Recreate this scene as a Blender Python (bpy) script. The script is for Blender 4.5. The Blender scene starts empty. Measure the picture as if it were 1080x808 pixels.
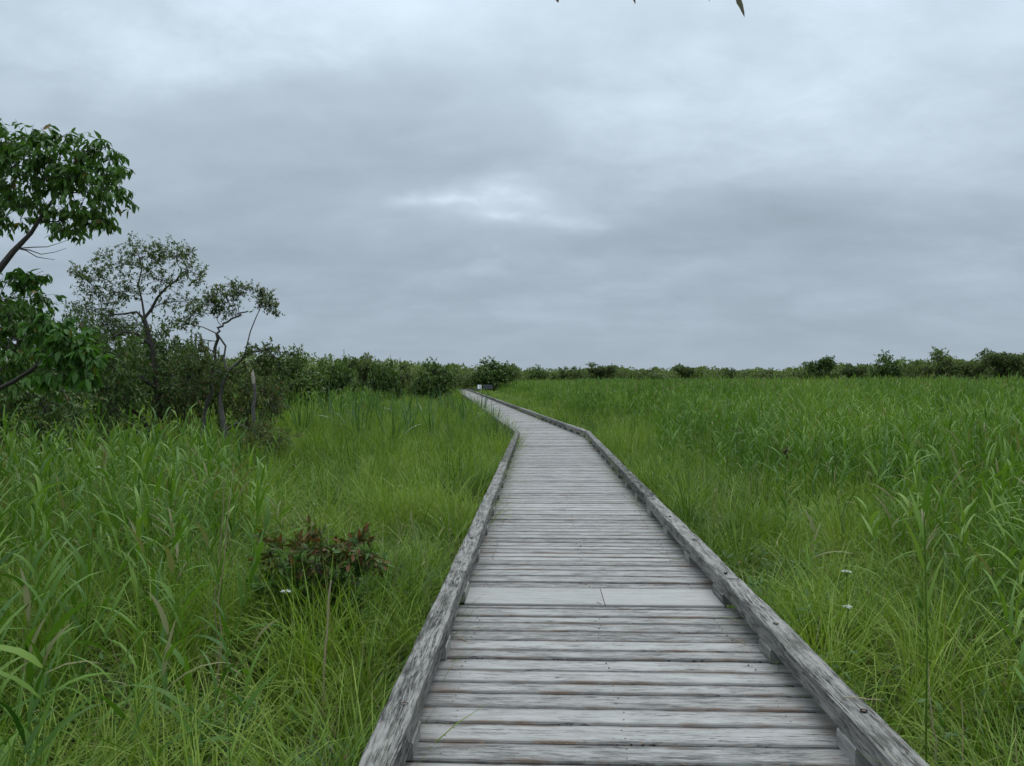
import bpy, math, random
import numpy as np
from mathutils import Vector, Matrix

rng = np.random.default_rng(7)
random.seed(7)
PI = math.pi
scene = bpy.context.scene
COL = scene.collection

# ------------------------------------------------------------------ helpers
def tag(o, label=None, cat=None, group=None, kind=None):
    if label: o['label'] = label
    if cat: o['category'] = cat
    if group: o['group'] = group
    if kind: o['kind'] = kind
    return o

def empty(name, loc=(0, 0, 0), rz=0, scale=1.0):
    o = bpy.data.objects.new(name, None)
    COL.objects.link(o)
    o.location = loc
    o.rotation_euler = (0, 0, rz)
    o.scale = (scale,) * 3 if not isinstance(scale, tuple) else scale
    o.empty_display_size = 0.2
    return o

class MB:
    """collects quads/tris as numpy blocks; one build() = one mesh"""
    def __init__(s):
        s.v = []; s.f = []; s.n = 0; s.tint = []; s.tt = []; s.uv = []
    def add(s, verts, faces, tint=None, tt=None, uv=None):
        verts = np.asarray(verts, float).reshape(-1, 3)
        faces = np.asarray(faces, int)
        k = len(verts)
        s.v.append(verts)
        if faces.shape[1] == 3:
            faces = np.concatenate([faces, -np.ones((len(faces), 1), int) - s.n], 1)
        s.f.append(faces + s.n)
        s.tint.append(np.broadcast_to(0.5 if tint is None else tint, (k,)).astype(float))
        s.tt.append(np.broadcast_to(0.0 if tt is None else tt, (k,)).astype(float))
        s.uv.append(np.zeros((k, 2)) if uv is None else np.asarray(uv, float).reshape(-1, 2))
        s.n += k
    def mesh(s, name, mat, smooth=True):
        V = np.concatenate(s.v); F = np.concatenate(s.f)
        T = np.concatenate(s.tint); TT = np.concatenate(s.tt); UV = np.concatenate(s.uv)
        me = bpy.data.meshes.new(name)
        tri = F[:, 3] < 0
        cnt = np.where(tri, 3, 4)
        starts = np.concatenate([[0], np.cumsum(cnt)[:-1]])
        loops = F.reshape(-1)[(F >= 0).reshape(-1)]
        me.vertices.add(len(V)); me.vertices.foreach_set('co', V.astype(np.float32).ravel())
        me.loops.add(len(loops)); me.loops.foreach_set('vertex_index', loops.astype(np.int32))
        me.polygons.add(len(F)); me.polygons.foreach_set('loop_start', starts.astype(np.int32))
        me.update(calc_edges=True)
        me.validate()
        me.polygons.foreach_set('use_smooth', np.full(len(me.polygons), bool(smooth)))
        a = me.attributes.new('tint', 'FLOAT', 'POINT'); a.data.foreach_set('value', T.astype(np.float32))
        a = me.attributes.new('tt', 'FLOAT', 'POINT'); a.data.foreach_set('value', TT.astype(np.float32))
        a = me.attributes.new('guv', 'FLOAT_VECTOR', 'POINT')
        a.data.foreach_set('vector', np.concatenate([UV, T[:, None]], 1).astype(np.float32).ravel())
        if mat: me.materials.append(mat)
        return me
    def build(s, name, mat, parent=None, smooth=True, link=True):
        o = bpy.data.objects.new(name, s.mesh(name, mat, smooth))
        if link: COL.objects.link(o)
        if parent: o.parent = parent
        return o

def copy_tree(o, parent=None):
    c = o.copy(); COL.objects.link(c)
    if parent is not None: c.parent = parent
    for ch in list(o.children): copy_tree(ch, c)
    return c

def norm(a):
    return a / np.maximum(np.linalg.norm(a, axis=-1, keepdims=True), 1e-9)

# value noise on a grid (2D), smooth, tileable enough
_NG = rng.random((256, 256))
def vnoise(x, y, s=1.0, seed=0):
    x = np.asarray(x, float) / s + seed * 17.31; y = np.asarray(y, float) / s + seed * 9.77
    xi = np.floor(x).astype(int); yi = np.floor(y).astype(int)
    fx = x - xi; fy = y - yi
    fx = fx * fx * (3 - 2 * fx); fy = fy * fy * (3 - 2 * fy)
    g = lambda a, b: _NG[a % 256, b % 256]
    return (g(xi, yi) * (1 - fx) + g(xi + 1, yi) * fx) * (1 - fy) + (g(xi, yi + 1) * (1 - fx) + g(xi + 1, yi + 1) * fx) * fy
def fbm(x, y, s=1.0, seed=0):
    return (vnoise(x, y, s, seed) * .55 + vnoise(x, y, s * .45, seed + 3) * .3 + vnoise(x, y, s * .2, seed + 5) * .15)

# ------------------------------------------------------------------ frame
DECK = 0.50               # deck top above the datum; marsh ground lies near 0.05
EYE = DECK + 1.60
FPX = 811.0; HX = 540.0; HY = 401.5
def P(x, y, d):
    """where something seen at that bearing and at distance d stands"""
    return np.array([(x - HX) / FPX * d, d, EYE - (y - HY) / FPX * d])

A1 = math.radians(1.98); A2 = math.radians(-5.05)
def dirv(a): return np.array([math.sin(a), math.cos(a)])
n1 = np.array([math.cos(A1), -math.sin(A1)])
C0 = dirv(A1) * -3.0 + n1 * .39
C1 = dirv(A1) * 21.4 + n1 * .39
C2 = C1 + dirv(A2) * 116
C3 = C2 + dirv(math.radians(14)) * 22
CL = np.array([C0, C1, C2, C3])
HALF_IN = 0.92; BEAM_W = 0.13; HALF_OUT = HALF_IN + BEAM_W

def path_coord(x, y):
    """signed lateral distance to the boardwalk centreline (right +)"""
    p = np.stack([x, y], -1)
    best = np.full(x.shape, 1e9); sg = np.zeros(x.shape)
    for i in range(len(CL) - 1):
        a, b = CL[i], CL[i + 1]; d = b - a; L = np.linalg.norm(d); u = d / L
        t = np.clip(((p - a) @ u), 0 if i else -50, L)
        q = a + t[..., None] * u
        dd = np.linalg.norm(p - q, axis=-1)
        s = (p - a) @ np.array([u[1], -u[0]])
        m = dd < best
        best = np.where(m, dd, best); sg = np.where(m, np.sign(s), sg)
    return best * sg

def ground_z(x, y):
    return 0.02 + 0.10 * (fbm(x, y, 3.0, 11) - .5) + 0.16 * (fbm(x, y, 14.0, 12) - .5)

# ------------------------------------------------------------------ materials
def new_mat(name):
    m = bpy.data.materials.new(name); m.use_nodes = True
    nt = m.node_tree; nt.nodes.clear()
    out = nt.nodes.new('ShaderNodeOutputMaterial')
    return m, nt, out
def N(nt, t, **kw):
    n = nt.nodes.new(t)
    for k, v in kw.items():
        if k == 'inp':
            for kk, vv in v.items(): n.inputs[kk].default_value = vv
        else: setattr(n, k, v)
    return n
def ramp(nt, fac, stops, interp='LINEAR'):
    r = nt.nodes.new('ShaderNodeValToRGB'); r.color_ramp.interpolation = interp
    el = r.color_ramp.elements
    while len(el) < len(stops): el.new(0.5)
    for e, (p, c) in zip(el, stops):
        e.position = p; e.color = (c[0], c[1], c[2], 1) if hasattr(c, '__len__') else (c, c, c, 1)
    nt.links.new(fac, r.inputs[0]); return r.outputs[0]
def mixc(nt, fac, a, b, mode='MIX'):
    m = nt.nodes.new('ShaderNodeMix'); m.data_type = 'RGBA'; m.blend_type = mode
    for sock, v in ((m.inputs[0], fac), (m.inputs[6], a), (m.inputs[7], b)):
        if isinstance(v, (int, float)): sock.default_value = v
        elif isinstance(v, (tuple, list)): sock.default_value = (*v[:3], 1)
        else: nt.links.new(v, sock)
    return m.outputs[2]
def mth(nt, op, a, b=0.0, c=None, clamp=False):
    m = nt.nodes.new('ShaderNodeMath'); m.operation = op; m.use_clamp = clamp
    for i, v in enumerate((a, b) if c is None else (a, b, c)):
        if isinstance(v, (int, float)): m.inputs[i].default_value = v
        else: nt.links.new(v, m.inputs[i])
    return m.outputs[0]
def attr(nt, name, out='Fac'):
    a = nt.nodes.new('ShaderNodeAttribute'); a.attribute_name = name; return a.outputs[out]
def noise(nt, vec, scale, detail=3, rough=.55, out='Fac', dist=0.0):
    n = nt.nodes.new('ShaderNodeTexNoise'); n.inputs['Scale'].default_value = scale
    n.inputs['Detail'].default_value = detail; n.inputs['Roughness'].default_value = rough
    n.inputs['Distortion'].default_value = dist
    if vec is not None: nt.links.new(vec, n.inputs['Vector'])
    return n.outputs[out]
def mapping(nt, vec, scale=(1, 1, 1), loc=(0, 0, 0)):
    m = nt.nodes.new('ShaderNodeMapping'); m.inputs['Scale'].default_value = scale
    m.inputs['Location'].default_value = loc
    nt.links.new(vec, m.inputs['Vector']); return m.outputs[0]

def leaf_mat(name, cols, dead=(.16, .11, .05), dead_amt=.0, transl=.30, rough=.5, spec=.22, patch=5.0, tip=0.0, back=None):
    """foliage: colour by per-leaf tint, per-plant random and patches over the ground"""
    m, nt, out = new_mat(name); L = nt.links.new
    tint = attr(nt, 'tint'); tt = attr(nt, 'tt')
    oi = nt.nodes.new('ShaderNodeObjectInfo')
    geo = nt.nodes.new('ShaderNodeNewGeometry')
    pn = noise(nt, geo.outputs['Position'], 1.0 / patch, 2)
    pn2 = mth(nt, 'MULTIPLY', mth(nt, 'SUBTRACT', pn, .5), 1.7)
    pr_ = mth(nt, 'FRACT', mth(nt, 'ADD', oi.outputs['Random'], attr(nt, 'prnd')))
    f = mth(nt, 'ADD', mth(nt, 'MULTIPLY', tint, .5), mth(nt, 'MULTIPLY', pr_, .5))
    f = mth(nt, 'ADD', f, pn2, clamp=True)
    k = len(cols)
    c = ramp(nt, f, [(i / (k - 1), cc) for i, cc in enumerate(cols)])
    if tip > 0:
        tf = mth(nt, 'MULTIPLY', mth(nt, 'SUBTRACT', tt, .82), 5.0, clamp=True)
        c = mixc(nt, mth(nt, 'MULTIPLY', tf, tip), c, dead)
    if dead_amt > 0:
        h = mth(nt, 'FRACT', mth(nt, 'MULTIPLY', tint, 37.7))
        dm = mth(nt, 'LESS_THAN', h, dead_amt)
        c = mixc(nt, dm, c, dead)
    if back is not None:
        c = mixc(nt, mth(nt, 'MULTIPLY', geo.outputs['Backfacing'], .6), c, back)
    p = N(nt, 'ShaderNodeBsdfPrincipled'); L(c, p.inputs['Base Color'])
    p.inputs['Roughness'].default_value = rough
    p.inputs['Specular IOR Level'].default_value = spec
    t = N(nt, 'ShaderNodeBsdfTranslucent')
    tc = mixc(nt, 1.0, c, (1.05, 1.2, .5), 'MULTIPLY'); L(tc, t.inputs['Color'])
    mx = N(nt, 'ShaderNodeMixShader'); mx.inputs[0].default_value = transl
    L(p.outputs[0], mx.inputs[1]); L(t.outputs[0], mx.inputs[2]); L(mx.outputs[0], out.inputs[0])
    return m

def wood_mat(name, light, mid, dark, streak=1.0, moss=0.0, brown=0.0, crack=0.6, knots=True, rough=.8, bump=.35, cgate=.52, cw=.012):
    """weathered timber: grain runs along guv.x (metres), across guv.y"""
    m, nt, out = new_mat(name); L = nt.links.new
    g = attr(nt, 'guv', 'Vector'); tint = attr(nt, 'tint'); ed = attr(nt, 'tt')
    # gentle warp so grain wanders round knots
    wv = nt.nodes.new('ShaderNodeVectorMath'); wv.operation = 'ADD'
    wn = noise(nt, mapping(nt, g, (1.6, 5, 1)), 1.0, 2)
    cb = nt.nodes.new('ShaderNodeCombineXYZ'); L(mth(nt, 'MULTIPLY', mth(nt, 'SUBTRACT', wn, .5), .055), cb.inputs[1])
    L(g, wv.inputs[0]); L(cb.outputs[0], wv.inputs[1]); gw = wv.outputs[0]
    fine = noise(nt, mapping(nt, gw, (11, 150, 1)), 1.0, 6, .78)
    broad = noise(nt, mapping(nt, gw, (3.4, 42, 1)), 1.0, 6, .74, dist=.35)
    blot = noise(nt, mapping(nt, g, (4.5, 16, 1)), 1.0, 5, .7)
    f = mth(nt, 'ADD', mth(nt, 'MULTIPLY', fine, .50), mth(nt, 'MULTIPLY', broad, .50))
    f = mth(nt, 'ADD', f, mth(nt, 'MULTIPLY', mth(nt, 'SUBTRACT', blot, .5), .35 * streak))
    f = mth(nt, 'ADD', f, mth(nt, 'MULTIPLY', mth(nt, 'SUBTRACT', tint, .5), .15))
    c = ramp(nt, f, [(.36, dark), (.45, mid), (.53, light), (.66, tuple(min(1, v * 1.2) for v in light))])
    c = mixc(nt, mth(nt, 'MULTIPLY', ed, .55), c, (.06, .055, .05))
    # long drying cracks
    cr = noise(nt, mapping(nt, gw, (2.0, 60, 1), (3.1, 7.7, 0)), 1.0, 4, .6)
    crk = mth(nt, 'MULTIPLY', mth(nt, 'SUBTRACT', cw, mth(nt, 'ABSOLUTE', mth(nt, 'SUBTRACT', cr, .5))), 130, clamp=True)
    gate = mth(nt, 'MULTIPLY', mth(nt, 'SUBTRACT', noise(nt, mapping(nt, g, (3.0, 15, 1), (5, 1, 0)), 1.0, 3), cgate), 12, clamp=True)
    crk = mth(nt, 'MULTIPLY', crk, gate)
    c = mixc(nt, mth(nt, 'MULTIPLY', crk, crack), c, (.03, .026, .022))
    h = mth(nt, 'SUBTRACT', mth(nt, 'ADD', mth(nt, 'MULTIPLY', fine, .6), mth(nt, 'MULTIPLY', broad, .6)), mth(nt, 'MULTIPLY', crk, .9))
    if knots:
        vo = nt.nodes.new('ShaderNodeTexVoronoi'); vo.inputs['Scale'].default_value = 1.0
        vo.inputs['Randomness'].default_value = 1.0
        L(mapping(nt, g, (3.0, 10.5, 1)), vo.inputs['Vector'])
        kd = mth(nt, 'MULTIPLY', mth(nt, 'SUBTRACT', .13, vo.outputs['Distance']), 14, clamp=True)
        c = mixc(nt, mth(nt, 'MULTIPLY', kd, .7), c, (.07, .06, .05))
        h = mth(nt, 'SUBTRACT', h, mth(nt, 'MULTIPLY', kd, .3))
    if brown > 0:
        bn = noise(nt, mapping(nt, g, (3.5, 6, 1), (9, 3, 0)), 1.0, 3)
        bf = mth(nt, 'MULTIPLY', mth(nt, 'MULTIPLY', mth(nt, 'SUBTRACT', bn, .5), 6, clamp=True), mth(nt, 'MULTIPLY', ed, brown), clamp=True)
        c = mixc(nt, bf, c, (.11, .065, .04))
    if moss > 0:
        mn = noise(nt, mapping(nt, g, (3.2, 16, 1), (2, 8, 0)), 1.0, 4, .7)
        mf = mth(nt, 'MULTIPLY', mth(nt, 'MULTIPLY', mth(nt, 'SUBTRACT', mn, .50), 7, clamp=True), moss)
        c = mixc(nt, mf, c, (.072, .078, .06))
    b = N(nt, 'ShaderNodeBump'); b.inputs['Strength'].default_value = bump; b.inputs['Distance'].default_value = .006
    L(h, b.inputs['Height'])
    p = N(nt, 'ShaderNodeBsdfPrincipled'); L(c, p.inputs['Base Color'])
    p.inputs['Roughness'].default_value = rough; p.inputs['Specular IOR Level'].default_value = .25
    L(b.outputs[0], p.inputs['Normal']); L(p.outputs[0], out.inputs[0])
    return m

def bark_mat(name, a, b, scale=30):
    m, nt, out = new_mat(name); L = nt.links.new
    tc = nt.nodes.new('ShaderNodeTexCoord')
    n = noise(nt, mapping(nt, tc.outputs['Object'], (1, 1, .35)), scale, 4, .65)
    n2 = noise(nt, tc.outputs['Object'], scale * .15, 3)
    c = ramp(nt, mth(nt, 'ADD', mth(nt, 'MULTIPLY', n, .6), mth(nt, 'MULTIPLY', n2, .4)), [(.35, a), (.65, b)])
    bp = N(nt, 'ShaderNodeBump'); bp.inputs['Strength'].default_value = .5; bp.inputs['Distance'].default_value = .01
    L(n, bp.inputs['Height'])
    p = N(nt, 'ShaderNodeBsdfPrincipled'); L(c, p.inputs['Base Color']); p.inputs['Roughness'].default_value = .85
    L(bp.outputs[0], p.inputs['Normal']); L(p.outputs[0], out.inputs[0]); return m

def plain_mat(name, col, rough=.6, var=.25, scale=20, metal=0.0):
    m, nt, out = new_mat(name); L = nt.links.new
    tc = nt.nodes.new('ShaderNodeTexCoord')
    n = noise(nt, tc.outputs['Object'], scale, 3)
    c = ramp(nt, n, [(.3, tuple(v * (1 - var) for v in col)), (.7, tuple(min(1, v * (1 + var)) for v in col))])
    p = N(nt, 'ShaderNodeBsdfPrincipled'); L(c, p.inputs['Base Color'])
    p.inputs['Roughness'].default_value = rough; p.inputs['Metallic'].default_value = metal
    L(p.outputs[0], out.inputs[0]); return m

M = {}
M['sedge'] = leaf_mat('sedge_leaf', [(.022, .058, .009), (.085, .155, .015), (.155, .24, .024), (.22, .29, .05)], dead=(.18, .155, .07), dead_amt=.04, tip=.35, patch=1.5)
M['reed'] = leaf_mat('reed_leaf', [(.024, .07, .010), (.065, .14, .018), (.115, .205, .026), (.17, .25, .045)], dead=(.17, .17, .07), dead_amt=.02, tip=.25, patch=6.0, rough=.5, spec=.22)
M['cattail'] = leaf_mat('cattail_leaf', [(.025, .07, .022), (.04, .10, .03), (.06, .13, .04)], dead=(.2, .15, .08), dead_amt=.03, patch=6, rough=.35, spec=.45)
M['herb'] = leaf_mat('herb_leaf', [(.03, .08, .016), (.055, .12, .022), (.09, .17, .035)], dead=(.15, .07, .03), dead_amt=.02, patch=3)
M['straw'] = leaf_mat('dry_straw', [(.20, .16, .10), (.30, .24, .15), (.38, .31, .21)], transl=.12, rough=.6, patch=3)
M['leafA'] = leaf_mat('broad_leaf', [(.04, .085, .015), (.06, .125, .022), (.09, .17, .03)], dead=(.2, .12, .04), dead_amt=.01, patch=.8, transl=.30)
M['leafA2'] = leaf_mat('bright_broad_leaf', [(.05, .12, .02), (.08, .17, .03), (.12, .22, .04)], dead=(.3, .16, .04), dead_amt=.015, patch=.8, transl=.4)
M['leafC'] = leaf_mat('alder_leaf', [(.055, .09, .024), (.085, .13, .033), (.12, .17, .048)], dead=(.16, .10, .04), dead_amt=.07, patch=1.2, transl=.3)
M['leafD'] = leaf_mat('olive_leaf', [(.055, .09, .024), (.085, .125, .034), (.12, .16, .05)], dead=(.17, .10, .05), dead_amt=.10, patch=1.0, transl=.3)
M['leafrust'] = leaf_mat('rusty_leaf', [(.12, .055, .022), (.10, .08, .024), (.06, .115, .024), (.15, .08, .03)], dead=(.15, .06, .025), dead_amt=.22, patch=.5, transl=.25)
M['shrub'] = leaf_mat('shrub_leaf', [(.05, .09, .022), (.075, .125, .03), (.11, .165, .042)], dead=(.12, .08, .03), dead_amt=.04, patch=2.0, transl=.25)
M['far'] = leaf_mat('woodland_leaf', [(.075, .105, .035), (.11, .15, .046), (.15, .19, .062)], dead=(.13, .11, .06), dead_amt=.03, patch=7.0, transl=.3, spec=.2)
M['fargreen'] = leaf_mat('far_tree_leaf', [(.055, .10, .022), (.085, .14, .03), (.115, .175, .042)], patch=3.0, transl=.2, spec=.2)
M['white'] = plain_mat('white_petals', (.75, .75, .68), .7, .1, 60)
M['brownhead'] = plain_mat('seed_head_brown', (.05, .02, .015), .9)
M['bark'] = bark_mat('dark_bark', (.018, .015, .012), (.06, .05, .042), 40)
M['barkgrey'] = bark_mat('grey_bark', (.035, .032, .028), (.12, .11, .098), 40)
M['snag'] = bark_mat('bleached_wood', (.22, .19, .15), (.42, .38, .31), 40)
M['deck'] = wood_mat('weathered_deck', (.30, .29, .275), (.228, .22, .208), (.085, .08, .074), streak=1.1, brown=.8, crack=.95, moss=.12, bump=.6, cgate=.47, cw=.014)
M['patch'] = wood_mat('pale_patch_board', (.30, .29, .273), (.255, .247, .234), (.18, .174, .165), streak=.5, brown=.1, crack=.2, knots=False, bump=.12)
M['beam'] = wood_mat('weathered_beam', (.215, .202, .186), (.115, .108, .099), (.022, .020, .018), streak=1.6, moss=.6, crack=1.0, bump=1.0, cgate=.40, cw=.022)
M['block'] = wood_mat('weathered_block', (.24, .232, .218), (.17, .163, .15), (.07, .065, .06), streak=1.0, moss=.3, crack=.8)
M['under'] = wood_mat('damp_underframe', (.13, .12, .11), (.09, .083, .075), (.04, .037, .034), knots=False)
M['bolt'] = plain_mat('rusty_bolt', (.12, .075, .05), .6, .4, 300, .6)
M['hole'] = plain_mat('bolt_hole', (.012, .011, .01), .95, .2)
M['signwhite'] = plain_mat('sign_white', (.60, .61, .62), .5, .06)
M['signdark'] = plain_mat('sign_dark', (.06, .065, .08), .5, .2)

# ground
def ground_material():
    m, nt, out = new_mat('marsh_ground'); L = nt.links.new
    geo = nt.nodes.new('ShaderNodeNewGeometry'); pos = geo.outputs['Position']
    a = noise(nt, pos, 2.2, 5, .65); b = noise(nt, pos, .07, 4, .6)
    c = ramp(nt, a, [(.3, (.022, .026, .012)), (.55, (.035, .048, .018)), (.75, (.06, .055, .03))])
    g = ramp(nt, b, [(.3, (.03, .06, .018)), (.7, (.06, .10, .028))])
    c = mixc(nt, .5, c, g)
    bp = N(nt, 'ShaderNodeBump'); bp.inputs['Strength'].default_value = .8; bp.inputs['Distance'].default_value = .05
    L(noise(nt, pos, 9, 5, .7), bp.inputs['Height'])
    p = N(nt, 'ShaderNodeBsdfPrincipled'); L(c, p.inputs['Base Color']); p.inputs['Roughness'].default_value = .9; p.inputs['Specular IOR Level'].default_value = .05
    L(bp.outputs[0], p.inputs['Normal']); L(p.outputs[0], out.inputs[0]); return m

# ------------------------------------------------------------------ ground sheet
def make_ground():
    def axis(n, near, far):
        t = np.linspace(-1, 1, n); return np.sign(t) * (near * np.abs(t) + (far - near) * np.abs(t) ** 5)
    xs = axis(181, 70, 2500); ys = axis(181, 120, 2500) + 20
    X, Y = np.meshgrid(xs, ys, indexing='xy')
    r = np.hypot(X, Y)
    Z = ground_z(X, Y) * np.clip(1.5 - r / 300, 0, 1)
    V = np.stack([X, Y, Z], -1).reshape(-1, 3)
    n = 181; i = np.arange(n - 1)
    a = (i[:, None] * n + i[None, :]).ravel()
    F = np.stack([a, a + 1, a + n + 1, a + n], 1)
    mb = MB(); mb.add(V, F)
    tag(mb.build('ground', ground_material()), 'dark peaty marsh floor under the grass and reeds', None, None, 'structure')
make_ground()

# ------------------------------------------------------------------ boardwalk
def seg_frame(i):
    a, b = CL[i], CL[i + 1]; d = b - a; L = np.linalg.norm(d); u = d / L
    return a, u, np.array([u[1], -u[0]]), L

boardwalk = empty('boardwalk', (0, 0, 0))
tag(boardwalk, 'weathered grey timber boardwalk with low kerb beams, winding across the green marsh', 'boardwalk')

def plank(mb, c, u, r, half, w, z, nseg, seedv, th=.045, jit=.004, rough_edge=True):
    """one board: c centre (2D), u forward, r right; rounded, slightly ragged long edges"""
    t = np.linspace(-1, 1, nseg + 1)
    prof = [(-.5, -1, 0), (-.5, -.25, 0), (-.5, -.0, 1), (.5, 0, 1), (.5, -.25, 0), (.5, -1, 0)]
    bev = min(.006, w * .06)
    ja = (vnoise(t * half * 9 + seedv, t * 0, 1) - .5) * jit * 2 + (vnoise(t * half * 40 + seedv, t * 0, 1, 2) - .5) * jit
    jb = (vnoise(t * half * 9 + seedv + 50, t * 0, 1) - .5) * jit * 2 + (vnoise(t * half * 40 + seedv, t * 0, 1, 5) - .5) * jit
    zz = z + (vnoise(t * half * 1.3 + seedv, t * 0, 1, 7) - .5) * jit * 1.2
    rows = []; uvs = []; eds = []
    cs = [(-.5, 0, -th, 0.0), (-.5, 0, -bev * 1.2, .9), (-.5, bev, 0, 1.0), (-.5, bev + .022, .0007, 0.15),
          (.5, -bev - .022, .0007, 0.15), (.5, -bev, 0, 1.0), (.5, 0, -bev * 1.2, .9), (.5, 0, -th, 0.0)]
    for (k, off, dz, e) in cs:
        j = ja if k < 0 else jb
        along = k * w + off + (j if abs(off) < .02 else j * .5)
        p = c[None, :] + u[None, :] * along[:, None] + r[None, :] * (t * half)[:, None]
        rows.append(np.column_stack([p, zz + dz]))
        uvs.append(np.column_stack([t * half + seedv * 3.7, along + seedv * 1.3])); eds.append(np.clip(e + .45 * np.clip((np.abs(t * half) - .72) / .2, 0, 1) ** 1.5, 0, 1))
    nr = len(cs)
    V = np.stack(rows, 1).reshape(-1, 3); UV = np.stack(uvs, 1).reshape(-1, 2); E = np.stack(eds, 1).ravel()
    F = []
    for i in range(nseg):
        for j in range(nr - 1):
            a = i * nr + j; F.append((a, a + 1, a + nr + 1, a + nr))
    F = [f[::-1] for f in F]
    for i in (0, nseg):
        b = i * nr; q = [(b, b + 1, b + 6, b + 7), (b + 1, b + 2, b + 5, b + 6), (b + 2, b + 3, b + 4, b + 5)]
        F += q if i == 0 else [f[::-1] for f in q]
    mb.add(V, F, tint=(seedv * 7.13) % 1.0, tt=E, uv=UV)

def heading_at(s_from_bend):
    t = min(1, max(0, (s_from_bend + .6) / 1.2)); return A1 + (A2 - A1) * t

deck = MB(); gaps = []
pr = random.Random(3)
# section one, plank by plank; the pale board sits with its near edge 5.47 m ahead
a0, u0, r0, L0 = seg_frame(0)
s = 0.0; S_PATCH = 5.47 + 3.0
edges = []
nails = MB()
while s < L0 - .55:
    if s < S_PATCH <= s + .205:
        w = S_PATCH - s
        if w > .03: edges.append((s, S_PATCH, 0))
        edges.append((S_PATCH, S_PATCH + .46, 1)); s = S_PATCH + .46; continue
    w = pr.choice([.17, .175, .165, .18, .19, .135, .175, .15])
    edges.append((s, s + w, 0)); s += w
for (sa, sb, k) in edges:
    w = sb - sa - pr.choice([.014, .017, .021, .016])
    c = a0 + u0 * (sa + sb) / 2
    if k:
        pm = MB(); 
        plank(pm, c - r0 * .42, u0, r0, .50, w, DECK + .006, 12, 3.3, jit=.0015, th=.04)
        pm.build('patch_board', M['patch'], boardwalk, smooth=False)
        pm = MB()
        plank(pm, c + r0 * .505, u0, r0, .42, w, DECK + .006, 12, 8.1, jit=.0015, th=.04)
        o = pm.build('patch_board', M['patch'], boardwalk, smooth=False)
    else:
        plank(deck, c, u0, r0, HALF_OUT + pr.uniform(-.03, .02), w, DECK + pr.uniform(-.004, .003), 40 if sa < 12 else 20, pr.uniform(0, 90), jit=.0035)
        gaps.append((a0 + u0 * sb, u0, r0))
        if sa < 14:
            for lat in (-.80, .0, .80):
                for q in (-.22, .24):
                    cc = c + r0 * (lat + pr.uniform(-.02, .02)) + u0 * (q * w + pr.uniform(-.008, .008)); n_ = 7
                    th_ = np.linspace(0, 2 * PI, n_, endpoint=False); rg = np.stack([np.cos(th_), np.sin(th_)], 1) * .0042
                    V_ = np.concatenate([np.column_stack([cc[None] + rg, np.full(n_, DECK + .0022)]), np.column_stack([cc[None] + rg * 1.25, np.full(n_, DECK - .006)]), [[cc[0], cc[1], DECK + .0026]]])
                    nails.add(V_, [(i, (i + 1) % n_, 2 * n_) for i in range(n_)]); nails.f.append(np.array([(n_ + i, n_ + (i + 1) % n_, (i + 1) % n_, i) for i in range(n_)]) + nails.n - len(V_))
# fan of boards round the bend, then section two and three
bl = .175
k = 0
sarc = s - L0
pos = a0 + u0 * s
while sarc < .7:
    h = heading_at(sarc + bl / 2); uu = dirv(h); rr = np.array([uu[1], -uu[0]])
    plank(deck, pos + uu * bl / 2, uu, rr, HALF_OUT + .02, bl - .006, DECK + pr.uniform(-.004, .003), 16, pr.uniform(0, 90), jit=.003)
    pos = pos + uu * bl; sarc += bl
a1, u1, r1, L1 = seg_frame(1)
s1 = (pos - a1) @ u1
while s1 < L1 + .3:
    w = pr.choice([.17, .175, .165, .185])
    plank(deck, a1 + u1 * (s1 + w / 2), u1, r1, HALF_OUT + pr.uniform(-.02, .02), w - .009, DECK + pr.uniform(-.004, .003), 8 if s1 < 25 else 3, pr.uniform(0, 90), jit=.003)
    s1 += w
a2, u2, r2, L2 = seg_frame(2)
s2 = .5
while s2 < L2:
    plank(deck, a2 + u2 * (s2 + .1), u2, r2, HALF_OUT, .19, DECK - .008, 2, pr.uniform(0, 90), jit=.003); s2 += .2
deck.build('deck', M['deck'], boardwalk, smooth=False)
nails.build('nail_heads', M['bolt'], boardwalk, smooth=False)['kind'] = 'stuff'

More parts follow.
